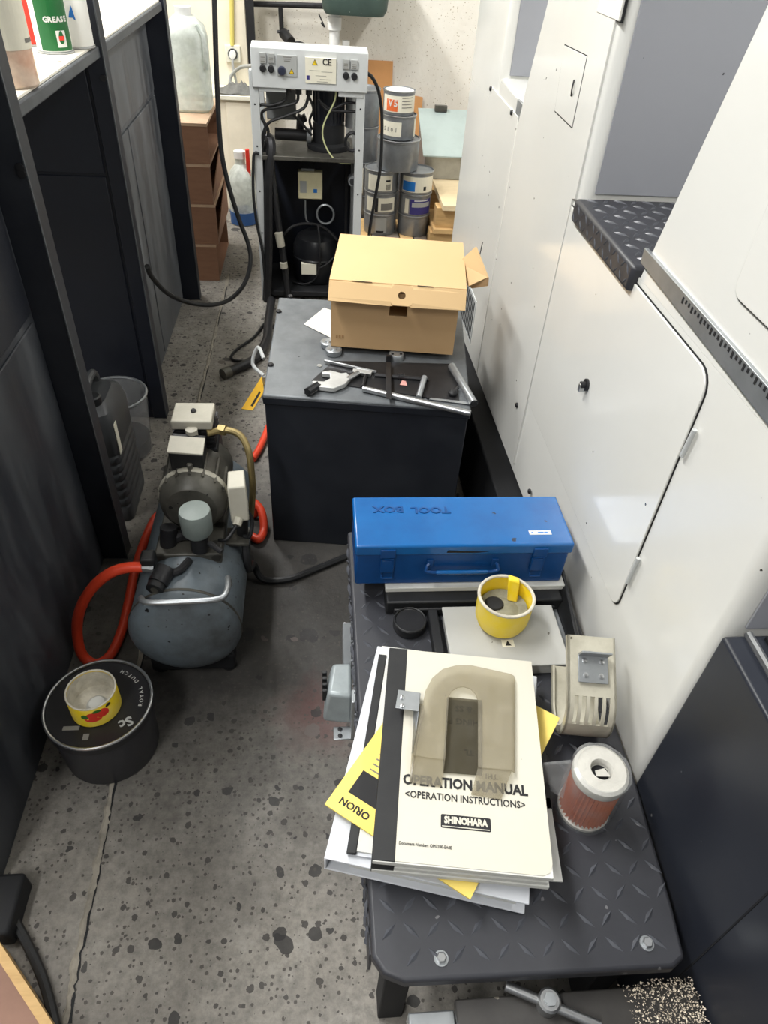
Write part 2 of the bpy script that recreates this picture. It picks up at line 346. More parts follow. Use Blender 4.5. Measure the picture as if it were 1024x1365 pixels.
# ------------------------------------------------------------------ the room
YB = 4.2
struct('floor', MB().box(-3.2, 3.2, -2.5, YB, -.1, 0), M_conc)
struct('wall_back', MB().box(-3.2, 3.2, YB, YB+.1, 0, 3), M_dirtywall)
struct('wall_left', MB().box(-3.3, -3.2, -2.5, YB, 0, 3), M_plain)
struct('wall_right', MB().box(3.2, 3.3, -2.5, YB, 0, 3), M_plain)
struct('ceiling', MB().box(-3.2, 3.2, -2.5, YB, 3, 3.1), M_plain)
pts = [onz(*p, .0005) for p in ((88, 1365), (100, 1290), (122, 1190), (138, 1110), (150, 1045), (196, 835), (240, 640), (262, 545), (278, 480), (292, 420), (305, 365))]
P = crom(pts, 10); mb = MB(); vs = []; fs = []
for i, p in enumerate(P):
    w = .0035+.004*random.random(); j = random.uniform(-.002, .002)
    vs += [p+Vector((-w+j, 0, 0)), p+Vector((-w*.3+j, 0, .0022)), p+Vector((w*.5+j, 0, .0012)), p+Vector((w+j, 0, 0))]
for i in range(len(P)-1): fs += [(i*4+k, i*4+k+1, i*4+k+5, i*4+k+4) for k in range(3)]
mb2 = MB(); v2 = []
for i, p in enumerate(P):
    w = .0012+.0022*random.random(); j = .0048+random.uniform(-.0015, .0015); v2 += [p+Vector((j-w, 0, .0004)), p+Vector((j+w, 0, .0004))]
mb2.add(v2, [(2*i, 2*i+1, 2*i+3, 2*i+2) for i in range(len(P)-1)]).build('joint_crack', M_gap, bpy.data.objects['floor'])
mb.add(vs, fs).build('joint_seam', M_mortar, bpy.data.objects['floor'], label='rough mortar seam along the concrete floor')
LAB = ['lit fluorescent ceiling lamp over the ink tins', 'lit fluorescent ceiling lamp above the compressor', 'lit fluorescent ceiling lamp furthest from the ink tins', 'lit fluorescent ceiling lamp above the printing press beside the pallet end', 'lit fluorescent ceiling lamp above the printing press walkway']
for (x, y, z, p), lb in zip(LAMPS, LAB):
    t = thing('ceiling_lamp', lb, 'lamp', (x, y, 3), 0, 'fluorescent ceiling lamps')
    MB().box(-.13, .13, -.66, .66, -.08, 0).build('housing', M_tinwhite, t, bevel=.01)
    for s in (-.06, .06): MB().cyl((s, -.6, -.1), (s, .6, -.1), .013).build('tube', M_lamp, t)
    for s in (-1, 1): MB().box(-.1, .1, s*.62-.015, s*.62+.015, -.12, -.08).build('socket', M_tinwhite, t)

# ------------------------------------------------------------------ printing press (right)
XP = .457; XB = 1.55
press = thing('printing_press', 'white offset printing press with shade-grey walkways, black tread steps and hinged cover', 'machine', (XP, .1, 0))
def pp(px, py): q = onx(px, py, XP); return (q.y, q.z)
# lower body (continuous below the walkways)
_fr = [(.478+.02*(1-math.cos(a)), .02*(1-math.sin(a))) for a in [PI/2*i/5 for i in range(6)]]
_pl = [(XB, .478)]+[(XP+.001+dx, y) for y, dx in _fr]+[(XP+.001, 2.39), (XB, 2.39)]; _m = len(_pl)
WB().add([(x, y, .285-.0445*(y-.478)) for x, y in _pl]+[(x, y, .8625) for x, y in _pl], [tuple(range(_m)), tuple(range(_m, 2*_m))]+[(i, (i+1) % _m, _m+(i+1) % _m, _m+i) for i in range(_m)]).build('lower_body', M_white, press)
WB().prism([(2.34, .0), (2.34, .2), (.5, .27), (.5, .0)], XP+.06, XB, fx).build('plinth', M_gap, press)
WB().prism([(2.3, 0), (2.3, .205), (1.05, .245), (1.05, 0)], XP-.052, XP+.059, fx).build('shade_block', M_gap, press, bevel=.004)  # added black block standing in for deep shadow between cabinet and press
# upright units: near side vertical and rounded, far side slanting
def unit(y0, y1, y1t, r=.02, z0=.863):
    n = 5
    front = [(y0+r*(1-math.cos(a)), r*(1-math.sin(a))) for a in [PI/2*i/n for i in range(n+1)]]   # (dy, dx) rounded near edge
    mb = WB(); zt = 1.62
    lo = [(XB, y0)]+[(XP+.001+dx, y) for y, dx in front]+[(XP+.001, y1), (XB, y1)]
    hi = [(XB, y0)]+[(XP+.001+dx, y) for y, dx in front]+[(XP+.001, y1t), (XB, y1t)]
    m = len(lo); vs = [(x, y, z0) for x, y in lo]+[(x, y, zt) for x, y in hi]
    mb.add(vs, [tuple(range(m)), tuple(range(m, 2*m))]+[(i, (i+1) % m, m+(i+1) % m, m+i) for i in range(m)])
    return mb.build('unit_housing', M_white, press)
unit(2.0, 2.39, 2.39); unit(1.247, 1.77, 1.50); unit(.478, .94, .72)
# end panels facing the walkways, their shade put into a grey colour
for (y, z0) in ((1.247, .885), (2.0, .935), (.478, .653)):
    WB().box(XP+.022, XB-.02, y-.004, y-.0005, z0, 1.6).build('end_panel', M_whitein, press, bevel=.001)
# ledge of the far walkway
WB().box(XP, XB, 1.75, 1.999, .863, .93).build('ledge', M_white, press, bevel=.008)
WB().prism([(1.72, .885), (1.79, .885), (1.79, .925), (1.735, .925)], XP-.002, XP+.03, fx).build('ledge_bracket', M_galv, press, bevel=.003)
# skin panels proud of the body, each with its dark gap
def skin(name, poly, gap=.0022, th=.003, m=M_white, gx=.0006):
    if gap == 0: return WB().prism(poly, XP-th, XP+.003, fx).build(name, m, press, bevel=.0012)
    c = Vector((sum(p[0] for p in poly)/len(poly), sum(p[1] for p in poly)/len(poly)))
    g = []
    for p in poly:
        d = Vector(p)-c; g.append((p[0]+gap*(1 if d.x > 0 else -1), p[1]+gap*(1 if d.y > 0 else -1)))
    o = WB().prism(poly, XP-th, XP+.003, fx).build(name, m, press, bevel=.0012)
    WB().prism(g, XP-gx, XP+.0035, fx).build('shadow_gap', M_gap, o)
    return o
skin('service_panel', [(1.283, .27), (1.283, .864), (1.268, .868), (1.268, 1.58), (1.51, 1.58), (1.747, .88), (1.747, .235)], 0)
skin('service_panel', [(1.752, .236), (1.752, .895), (2.09, .895), (2.09, .218)], 0)
door = skin('hinged_cover', [(1.279, .445), (1.279, .853)]+[(.700+.0, .853)][:0]+arc(.716, .823, .030, 90, 180, 5)+arc(.706, .465, .02, 180, 270, 4), .0016)
skin('access_plate', [pp(755, 60), pp(785, 75), pp(765, 170), pp(742, 148)], .0014, .0042, gx=.0035)
skin('access_plate', [(1.25, 1.13), (1.25, 1.2), (1.36, 1.2), (1.36, 1.13)], .0016, .004, M_tinwhite)
skin('upper_cover', arc(.692, .960, .016, 0, -90, 4)+[(.49, .944), (.49, 1.4), (.708, 1.4)], .0018)
for (a, b) in (((926, 573), (909, 608)), ((851, 744), (836, 777))):
    p, q = onx(*a, XP-.004), onx(*b, XP-.004)
    WB().tube([p, q], .0032, 10).build('hinge', M_greymet, press)
q = onx(783, 513, XP-.003)
lt = WB().lathe([(.0105, 0), (.0105, .004), (.006, .005), (.006, .012), (.001, .0125)], q, 16, Matrix.Rotation(-PI/2, 4, 'Y')).build('cover_latch', M_darkmet, press)
WB().box(q.x-.014, q.x-.004, q.y-.004, q.y+.004, q.z-.012, q.z+.002).build('latch_tongue', M_steel, lt, bevel=.001)
for p in ((707, 655), (690, 540), (655, 118), (683, 150)):
    q = onx(*p, XP-.0025); WB().lathe([(.006, 0), (.006, .003), (.0045, .005), (.0, .006)], q, 10, Matrix.Rotation(-PI/2, 4, 'Y')).build('panel_screw', M_darkmet, press)
q = onx(765, 118, XP-.0042)
WB().tube([q+Vector((-.001, .006, .012)), q+Vector((-.004, -.002, 0)), q+Vector((-.001, .004, -.012))], .0015, 6, 4).build('pull_slot', M_darkmet, press)
# scale strip
st = WB().prism([(.945, .884), (.945, .905), (.49, .899), (.49, .868)], XP-.004, XP+.002, fx).build('scale_strip', M_galv, press, bevel=.001)
mb = WB()
for i in range(34):
    y = .80-i*.0092; mb.box(XP-.0046, XP-.0038, y-.0022, y+.0015, .8935-(i % 3 == 0)*.003, .8985)
mb.build('scale_numbers', M_ink, st, kind='stuff')
# louvres
lv = WB().box(XP-.005, XP+.002, 1.88, 2.06, .262, .395).build('louvre_frame', M_greymet, press, bevel=.001)
for i in range(9): WB().box(XP-.0062, XP-.0044, 1.892+i*.0185, 1.900+i*.0185, .272, .385).build('louvre_slot', M_gap, lv)
# tread steps
def ribs(mb, x0, x1, y0, y1, z, pitch=.029, l=.013, w=.0036, h=.0024, inside=None, fn=None):
    nx = int((x1-x0)/pitch); ny = int((y1-y0)/pitch)
    for i in range(nx+1):
        for j in range(ny+1):
            x = x0+(i+.5)*(x1-x0)/(nx+1); y = y0+(j+.5)*(y1-y0)/(ny+1)
            if inside and not inside(x, y): continue
            a = PI/4 if (i+j) % 2 else -PI/4
            ca, sa = math.cos(a), math.sin(a)
            P = [(-l, 0, 0), (0, -w, 0), (l, 0, 0), (0, w, 0), (-l*.45, 0, h), (l*.45, 0, h)]
            vs = [(x+p[0]*ca-p[1]*sa, y+p[0]*sa+p[1]*ca, z+p[2]) for p in P]
            if fn: vs = [fn(*v) for v in vs]
            mb.add(vs, [(0, 1, 5, 4), (1, 2, 5), (2, 3, 5), (3, 0, 4, 5), (0, 1, 4)][:0]+[(0, 1, 4), (1, 2, 5), (1, 5, 4), (2, 3, 5), (3, 0, 4), (3, 4, 5), (0, 3, 2, 1)])
    return mb
s2 = WB().box(XP-.012, XB-.2, .945, 1.244, .84, .878).build('tread_step', M_tread, press, bevel=.006)
ribs(WB(), XP+.0, .86, .955, 1.24, .878, .026).build('tread_ribs', M_treadbar, s2, kind='stuff')
ribs(WB(), .95, 1.24, .842, .876, 0, .022, .009, .0025, .0012, fn=lambda x, y, z: (XP-.012-z, x, y)).build('edge_ribs', M_treadbar, s2, kind='stuff')
WB().box(.70, .78, 1.03, 1.05, .8785, .884).build('step_clip', M_steel, s2, bevel=.001)
# black walkway housing next to the camera
hs = WB().box(XP-.006, XB-.2, -.35, .470, .02, .648).build('black_housing', M_blackbox, press, bevel=.004)
WB().tube([(XP+.022, .468, .652), (XP+.022, -.34, .652)], .005, 8).build('grab_edge', M_steel, hs)
WB().box(XP-.0066, XP-.0055, .247, .2490, .03, .645).build('seam', M_gap, hs)
WB().box(XP+.04, XB-.25, -.34, .463, .648, .653).build('top_mat', M_rubber, hs)

# ------------------------------------------------------------------ left machine
LM = thing('machine_frame', 'black panelled machine frame with upright posts and a white paint-covered deck', 'machine', (-.75, 1.6, 0))
XL = -.467; ZD = .975
WB().box(-1.5, -.480, 1.30, 2.70, ZD-.004, ZD).build('deck_top', mat('white_deck_paint', (238, 234, 222), .6, var=.3, vscale=6, var_col=(206, 196, 176), spots=((22, .2, .3, (150, 142, 128)),)), LM)
WB().box(-1.5, -.4735, 1.262, 2.70, ZD-.026, ZD-.0045).build('deck_frame', M_edge, LM, bevel=.003)
for (y, w) in ((1.253, .078), (1.865, .040), (2.71, .09)):
    p = WB().box(XL-w, XL, y, y+.045, 0, 1.45).build('post', M_navy if y > 1.5 else M_black, LM, bevel=.003)
    WB().box(XL-.0022, XL+.0006, y-.0006, y+.003, 0, 1.45).build('worn_edge', M_edge, p, bevel=.0008)
WB().box(-.553, -.523, .49, 1.2525, 0, 1.40).build('near_side_panel', M_blackst, LM, bevel=.002)
WB().box(-.5235, -.519, .50, 1.24, .02, .63).build('lower_panel', M_blackst, LM, bevel=.003)
WB().box(-.5235, -.519, .50, 1.24, .645, 1.38).build('upper_panel', M_black, LM, bevel=.003)
# niche back panel (faces the aisle end) with its seams
nb = WB().box(-1.5, XL-.040, 1.872, 1.90, .0, ZD-.036).build('niche_panel', M_navy, LM)
WB().box(-1.4, XL-.046, 1.8675, 1.873, .02, .70).build('lower_skin', M_navy, nb, bevel=.002)
WB().box(-1.4, XL-.046, 1.8675, 1.873, .706, ZD-.04).build('upper_skin', M_navy, nb, bevel=.002)
WB().box(-.56, -.535, 1.91, 2.7095, 0, ZD-.036).build('far_side_panel', M_sheen, LM)
WB().box(-.5355, -.529, 1.93, 2.69, .735, .93).build('upper_skin', M_sheen, LM, bevel=.002)
WB().box(-.5355, -.529, 1.93, 2.24, .02, .72).build('lower_skin', M_sheen, LM, bevel=.002)
WB().box(-.5355, -.529, 2.25, 2.69, .02, .72).build('lower_skin', M_sheen, LM, bevel=.002)
WB().box(-1.5, -1.45, 1.26, 1.87, 0, ZD-.036).build('niche_back', M_navy, LM)
for (a, y) in (((158, 228), 1.2525), ((55, 232), 1.2525), ((162, 105), 1.8645)):
    q = ony(*a, y); q = Vector((max(-.50, min(-.475, q.x)), y, q.z)); WB().lathe([(.007, 0), (.007, .003), (.0, .004)], q, 10, Matrix.Rotation(PI/2, 4, 'X')).build('bolt', M_darkmet, LM)
WB().box(-.515, -.47, .41, .50, .0, .05).build('base_foot', M_gap, LM, bevel=.006)

# ------------------------------------------------------------------ step platform and what is on it
ZP = .33
plat = thing('step_platform', 'black checker-plate step platform with two hex bolts beside the press', 'platform', (.25, .6, 0))
PO = [(.055, .99), (.058, .268), (.070, .250), (.094, .240), (.410, .236), (.428, .246), (.434, .30), (.445, .46), (.446, .99)]
WB().prism(PO, ZP-.022, ZP, fz).build('tread_plate', M_tread, plat, bevel=.005, seg=3)
ins = lambda x, y: .075 < x < .43 and .26 < y < .985 and (x > .105 or y > .275) and (x < .42 or y > .3)
ribs(WB(), .066, .44, .25, .985, ZP, .0285).build('tread_ribs', M_treadbar, plat, kind='stuff') if False else ribs(WB(), .066, .44, .25, .985, ZP, .0285, inside=ins).build('tread_ribs', M_treadbar, plat, kind='stuff')
WB().box(.056, .060, .275, .988, ZP-.075, ZP-.02).build('side_skirt', M_tread, plat, bevel=.001)
ribs(WB(), .29, .98, ZP-.07, ZP-.004, 0, .024, .010, .0028, fn=lambda x, y, z: (.056-z*1.3, x, y)).build('skirt_ribs', M_treadbar, plat, kind='stuff')
for (x, y) in ((.10, .30), (.10, .93), (.40, .30), (.40, .93)):
    WB().box(x-.018, x+.018, y-.018, y+.018, 0, ZP-.02).build('leg', M_gap, plat, bevel=.002)
for p in ((588, 1278), (862, 1258), (862, 1258)[:0] or (735, 1222)):
    q = onz(*p, ZP)
    if p[0] == 735: continue
    b = WB().lathe([(.0085, 0), (.0085, .0012), (.0085, .0013)], q, 20).build('washer', M_galv, plat)
    WB().lathe([(.0062, .001), (.0062, .005), (.005, .0062), (0, .0062)], q, 6).build('hex_bolt', M_steel, b)
# grey cast switch box at its side
q0 = Vector((.034, .70, .25))
mb = WB(); lo = [(.004, .655, .205), (.054, .648, .205), (.054, .735, .205), (.010, .735, .205)]; hi = [(.012, .668, .268), (.052, .660, .268), (.054, .728, .268), (.022, .728, .268)]
sb = mb.hexa([Vector(p) for p in lo], [Vector(p) for p in hi]).build('switch_box', mat('grey_cast_box', (150, 158, 160), .4, metal=.2, var=.4, vscale=20, var_col=(104, 110, 112)), plat, bevel=.006, seg=3, label='grey cast switch box with ribs')
for i in range(4):
    WB().box(.004, .012, .676+i*.012, .682+i*.012, .235, .262).build('rib', M_rubber, sb, bevel=.001)
WB().prism([(.715, .22), (.79, .30), (.80, .25), (.735, .20)], .040, .056, fx).build('mounting_arm', M_galv, sb, bevel=.002)
fb = WB().box(.022, .056, .628, .652, .19, .194).build('floor_bracket', M_galv, plat, bevel=.001)
WB().box(.05, .056, .628, .652, .19, .30).build('bracket_arm', M_galv, fb, bevel=.001)
for y in (.634, .646): WB().lathe([(.004, 0), (.004, .002), (0, .0025)], (.033, y, .194), 8).build('rivet', M_darkmet, fb)

# lower black step with grit and spanner
ls = thing('lower_step', 'worn black steel lower step in front of the checker-plate platform', 'step', (.30, .13, 0))
WB().box(.155, .448, .02, .232, .27, .282).build('top_plate', mat('worn_black_plate', (60, 58, 56), .55, var=.6, vscale=20, var_col=(40, 38, 38), spots=((60, .3, .3, (128, 122, 112)),)), ls, bevel=.002)
for (x, y) in ((.17, .21), (.17, .04), (.43, .21), (.43, .04)): WB().box(x-.012, x+.012, y-.012, y+.012, 0, .27).build('leg', M_gap, ls)
WB().box(.10, .155, .19, .225, .24, .27).build('side_lug', M_galv, ls, bevel=.002)
q1, q2 = onz(674, 1314, .292), onz(800, 1368, .292)
sp = thing('t_handle_spanner', 'steel rod spanner with a hex nut boss on the lower step', 'spanner', (q1.x, q1.y, .282))
WB().tube([q1, q2], .0058, 12).build('rod', M_steel, sp)
qm = onz(731, 1336, .292)
b = WB().lathe([(.0135, -.0095), (.0135, .007), (.011, .009), (.005, .009)], qm, 18).build('boss', M_steel, sp)
WB().lathe([(.0075, .0085), (.0075, .0125), (0, .0126)], qm, 6).build('hex_nut', M_galv, b)
mb = WB()
for i in range(3200):
    a = random.random(); x = .355+.09*random.random()**.7; y = .10+.135*random.random()
    if random.random() < .25: x = .32+.035*random.random(); y = .13+.06*random.random()
    hmax = .018*max(0, 1-((x-.41)/.075)**2)*max(.2, 1-((y-.19)/.09)**2); r = random.uniform(.0007, .0019); z = .2822+hmax*random.random()**.5
    vs = [Vector((random.gauss(0, 1), random.gauss(0, 1), random.gauss(0, 1))).normalized()*r+Vector((x, y, z+r)) for _ in range(4)]
    mb.add(vs, [(0, 1, 2), (0, 2, 3), (0, 3, 1), (1, 3, 2)])
o = mb.build('absorbent_grit', mat('pale_grit', (232, 220, 200), .9, var=.45, vscale=120, var_col=(176, 156, 132)), loc=(.40, .18, .282))
tag(o, 'loose pale absorbent grit spilled on the lower step', 'grit', kind='stuff')

# ---- papers: white ring binder at the bottom
def frame(px, py, z, ang): return onz(px, py, z), math.radians(ang)
org = onz(432, 1150, .352); bn = thing('ring_binder', 'white ring binder lying open-edge under the manuals', 'binder', (org.x, org.y, ZP+.003), math.radians(-15.2))
BW, BL, BT = .250, .332, .032
MB().box(0, BW, 0, BL, 0, .003).build('back_cover', M_binder, bn, bevel=.001)
MB().box(0, BW, 0, BL, BT-.003, BT).build('front_cover', M_binder, bn, bevel=.001)
MB().box(0, .003, .0, BL, .003, BT-.003).build('spine', M_binder, bn, bevel=.0008)
for i, (a, b) in enumerate(((.004, .009), (.010, .0145), (.0155, .021))):
    MB().box(.03+.004*i, BW-.012-.005*i, .008+.003*i, BL-.012, a, b).build('page_block', M_paper, bn)
MB().box(.004, .018, .02, BL-.02, .004, .022).build('ring_mechanism', M_steel, bn, bevel=.003)
def sheet(name, label, m, px, py, z, ang, w, h, t=.0012, cat='paper', group=None, curl=0):
    q = onz(px, py, z); o = thing(name, label, cat, (q.x, q.y, z-t), math.radians(ang), group) if False else None
    mb = MB(); n = 8; vs = []
    for j in range(n+1):
        for i in range(n+1):
            u, v = i/n, j/n; c = curl*(max(0, u-.7)*max(0, .35-v)*12)
            vs.append((u*w, v*h, c))
    k = (n+1)**2; vs += [(a, b, c+t) for a, b, c in vs]
    fs = [(j*(n+1)+i, j*(n+1)+i+1, (j+1)*(n+1)+i+1, (j+1)*(n+1)+i) for j in range(n) for i in range(n)]
    fs += [tuple(k+a for a in f[::-1]) for f in fs]
    ed = [i for i in range(n+1)]+[(i+1)*(n+1)-1 for i in range(1, n+1)]+[(n+1)**2-1-i for i in range(1, n+1)]+[(n-i)*(n+1) for i in range(1, n)]
    fs += [(ed[i], ed[(i+1) % len(ed)], k+ed[(i+1) % len(ed)], k+ed[i]) for i in range(len(ed))]
    o = mb.add(vs, fs).build(name, m, loc=(q.x, q.y, z-t)); o.rotation_euler = (0, 0, math.radians(ang))
    return tag(o, label, cat, group)
ZS = ZP+.003+BT
sheet('loose_sheet', 'white loose sheet poking out above the manual top edge', M_paper, 470, 1120, ZS+.0015, -11, .205, .305)
yb = sheet('yellow_booklet', 'yellow booklet with a black block and upside-down title sticking out under the manual', M_yellowp, 433, 1072, ZS+.0115, -36, .208, .29, .0025)
sheet('loose_sheet', 'white loose sheet lying on the yellow booklet with its lower edge showing', M_paper, 466, 1118, ZS+.0033, -12.5, .21, .297, .0012)
# booklet print
Rz = Matrix.Rotation(math.radians(-36), 4, 'Z')
def onb(u, v): return WM(yb) @ Vector((u, v, .0027))
ub = -(onb(1, 0)-onb(0, 0)); vb = -(onb(0, 1)-onb(0, 0))
text('ORION', .0135, M_ink, yb, onb(.035, .0165), ub, vb, bold=.0004)
MB().box(.016, .062, .030, .066, .0024, .0028).build('black_block', M_ink, yb)
for i, s in enumerate(('electronic and', 'international', 'services', 'standards')):
    MB().box(.022, .022+.003*len(s), .0715+i*.0085, .0735+i*.0085, .0024, .0028).build('print_line', M_inkg, yb)
# dark transparent folder with black spine below the manual
o = onz(462, 1135, ZS+.012)
fo = thing('report_folder', 'clear report folder with a narrow black spine under the operation manual', 'folder', (o.x, o.y, ZS+.0038), math.radians(-11.5))
MB().box(0, .216, 0, .302, 0, .0012).build('back_sheet', M_binder, fo)
MB().box(.004, .208, .004, .297, .0012, .0042).build('pages', M_paper, fo)
MB().box(0, .012, 0, .302, -.0005, .0056).build('spine', M_rubber, fo, bevel=.001)
# operation manual
ZM = .41; o = onz(497, 1145, ZM); mn_z = ZS+.0125
mn = thing('operation_manual', 'cream operation manual with black tape spine on top of the paper stack', 'manual', (o.x, o.y, mn_z), math.radians(-8.4))
MWd, MLn = .2105, .306; th = ZM-mn_z-.0006
for i in range(4):
    a = th*i/4; e = .0025*((i*7) % 3)
    MB().box(.0, MWd-e, -.002+e*.6, MLn-e*.5, a, a+th/4-.0003).build('page_block', M_paper, mn, bevel=.0006)
mb = MB(); n = 10; vs = []
MB().prism([(0, 0), (MWd-.012, 0), (MWd-.004, .004), (MWd, .014), (MWd, MLn), (0, MLn)], th, th+.0006, fz).build('cover', M_manual, mn)
MB().box(-.0012, .026, -.001, MLn+.001, -.0005, th+.0011).build('tape_spine', M_rubber, mn, bevel=.0008)
WMn = WM(mn); mu = (WMn @ Vector((1, 0, 0)))-(WMn @ Vector((0, 0, 0))); mv = (WMn @ Vector((0, 1, 0)))-(WMn @ Vector((0, 0, 0)))
def onm(px, py): return onz(px, py, ZM+.0006)
text('OPERATION MANUAL', .0185, M_ink, mn, onm(620, 1047), mu, mv, bold=.0007, sx=.86)
text('<OPERATION INSTRUCTIONS>', .0128, M_ink, mn, onm(620, 1066), mu, mv, sx=.84, bold=.00015)
lp = onm(621, 1097); I = WMn.inverted(); lq = I @ lp
lg = MB().prism(rrect(lq.x-.0305, lq.x+.0305, lq.y-.0085, lq.y+.0085, .002), th+.0005, th+.0009, fz).build('logo_plate', M_ink, mn)
MB().prism(rrect(lq.x-.029, lq.x+.029, lq.y-.0068, lq.y-.0058, .0004), th+.0008, th+.0012, fz).build('logo_line', M_manual, lg)
text('SHINOHARA', .0115, M_manual, mn, WMn @ Vector((lq.x, lq.y+.0012, th+.0011)), mu, mv, bold=.0006, sx=.80)
text('Document Number: OM7200-EA0E', .0054, M_ink, mn, onm(567, 1127), mu, mv, sx=.80)
for i, (s, px, py, sz) in enumerate((('& SS', 618, 945, .013), ('PRINTING PRESS'[0:0]+'HING P', 618, 962, .013), ('TL', 625, 1003, .012), ('THI', 655, 1035, .010))):
    text(s, sz, M_inkg, mn, onm(px, py), -mu, -mv, bold=.0003)
# smoked acrylic guard on the manual
gz = ZM+.0016
ga = thing('acrylic_guard', 'smoked clear plastic guard with a slot and metal bracket on the operation manual', 'guard', (onm(620, 960).x, onm(620, 960).y, gz))
up = .030
def og(px, py, z): return onz(px, py, z)
outer = [(550, 1008), (563, 940), (567, 922), (576, 905), (590, 893), (608, 888), (628, 888), (655, 894), (682, 900), (682, 1028), (637, 1024)]
hole_px = [(637, 1024), (637, 935), (634, 926), (627, 919), (618, 916), (610, 917), (602, 922), (598, 929), (593, 1014)]
ring = [og(*p, gz+.012) for p in outer]+[og(*p, gz+.012) for p in hole_px[1:]]
mb = WB(); n = len(ring); up_v = Vector((0, 0, .0022))
mb.add([p for p in ring]+[p+up_v for p in ring], [tuple(range(n)), tuple(range(2*n-1, n-1, -1))]+[(i, (i+1) % n, n+(i+1) % n, n+i) for i in range(n)])
gp = mb.build('front_sheet', M_smoke, ga)
def slab(name, quad, m, t=.002, par=ga, bev=0):
    q = [Vector(p) for p in quad]; nn = (q[1]-q[0]).cross(q[2]-q[1]).normalized()*t
    return WB().hexa(q, [p+nn for p in q]).build(name, m, par, bevel=bev)
slab('back_sheet', [og(590, 1030, gz+.0015), og(642, 1034, gz+.0015), og(642, 934, gz+.0015), og(596, 930, gz+.0015)], M_smoked, .0015)
slab('bent_lip', [og(550, 1008, gz+.012), og(593, 1014, gz+.012), og(588, 1049, gz+.001), og(546, 1043, gz+.001)], M_smoke)
slab('bent_lip', [og(637, 1024, gz+.012), og(682, 1028, gz+.012), og(668, 1066, gz+.001), og(628, 1059, gz+.001)], M_smoke)
slab('side_lip', [og(563, 940, gz+.012), og(550, 1008, gz+.012), og(546, 1043, gz+.001), og(553, 935, gz+.001)], M_smoke)
slab('side_lip', [og(682, 900, gz+.012), og(682, 1028, gz+.012), og(684, 1030, gz+.001), og(684, 902, gz+.001)], M_smoke)
br = slab('metal_bracket', [og(531, 920, gz+.013), og(560, 924, gz+.013), og(558, 949, gz+.013), og(527, 944, gz+.013)], M_galv, -.0012, bev=.0003)
slab('metal_flange', [og(560, 924, gz+.013), og(556, 960, gz+.013), og(549, 1004, gz+.002), og(552, 925, gz+.002)], M_galv, .001, par=br)
for p in ((536, 930), (536, 941)): WB().lathe([(.0032, 0), (.0032, .002), (.0015, .003), (0, .003)], og(*p, gz+.0142), 10).build('rivet', M_steel, br)

# dark sheets and white folded papers right of the manual
o = sheet('folded_sheet', 'white folded paper poking out from under the manual corner beside the filter', M_paper, 690, 1172, ZS+.0022, -6, .055, .105, .002)
for i, (px, py, lb) in enumerate(((705, 1075, 'black vinyl file beneath the white manual stack'),)):
    sheet('black_file', lb, M_rubber, px, py, ZS+.0022, -9, .03, .17, .002, 'file')
# grey metal instrument box, black bar, boards, cup, strips
gb = thing('grey_metal_box', 'flat light grey metal box with a warning sticker under the yellow paste cup', 'box', (.298, .728, ZP))
WB().box(.208, .392, .650, .768, ZP, ZP+.024).build('case', mat('light_grey_enamel', (172, 172, 168), .42, var=.35, vscale=12, var_col=(160, 158, 150), spots=((60, .2, .12, (96, 92, 84)),)), gb, bevel=.003)
WB().box(.205, .395, .647, .771, ZP+.024, ZP+.028).build('lid', MATS['light_grey_enamel'], gb, bevel=.0015)
w = WB().box(.292, .312, .684, .698, ZP+.028, ZP+.0284).build('warning_sticker', M_label, gb)
WB().prism([(.297, .686), (.307, .686), (.302, .696)], ZP+.0284, ZP+.0287, fz).build('warning_triangle', M_ink, w)
rl = thing('black_rail', 'long black rubber-lined rail lying under the blue toolbox', 'rail', (.26, .80, ZP))
WB().box(.112, .418, .780, .835, ZP, ZP+.030).build('rail_body', M_rubber, rl, bevel=.003)
WB().box(.125, .405, .774, .7798, ZP+.004, ZP+.018).build('front_lip', M_rubber, rl, bevel=.002)
tag(WB().box(.112, .425, .803, .925, ZP+.0305, ZP+.0405).build('white_board', M_paper, loc=(.27, .86, ZP+.0305), bevel=.001), 'thin white board sandwiched between the toolbox and the black rail', 'board')
bk = thing('dark_tin', 'squat dark tin lid in the shadow beside the black rail', 'tin', (.15, .752, ZP))
MB().lathe([(.026, 0), (.028, .004), (.028, .018), (.026, .02), (.024, .017), (0, .017)], n=24).build('body', M_darkmet, bk)
MB().tube([(.026*math.cos(a), .026*math.sin(a), .019) for a in [2*PI*i/24 for i in range(24)]], .0016, 6, closed=True).build('rim', M_rubber, bk)
tag(WB().box(.182, .198, .60, .772, ZP+.0005, ZP+.022).build('black_bar', M_gap, loc=(.19, .70, ZP), bevel=.002), 'short black bar between the dark tin and the grey metal box', 'bar')
st = thing('black_strip', 'black angle strip leaning on the press right of the grey box', 'strip', (.42, .74, ZP))
WB().hexa([Vector(p) for p in ((.412, .64, ZP), (.43, .64, ZP), (.432, .84, ZP), (.414, .84, ZP))], [Vector(p) for p in ((.408, .64, ZP+.034), (.413, .64, ZP+.034), (.433, .84, ZP+.042), (.428, .84, ZP+.042))]).build('web', M_rubber, st, bevel=.001)
WB().box(.400, .412, .645, .835, ZP, ZP+.005).build('foot_flange', M_galv, st, bevel=.001)

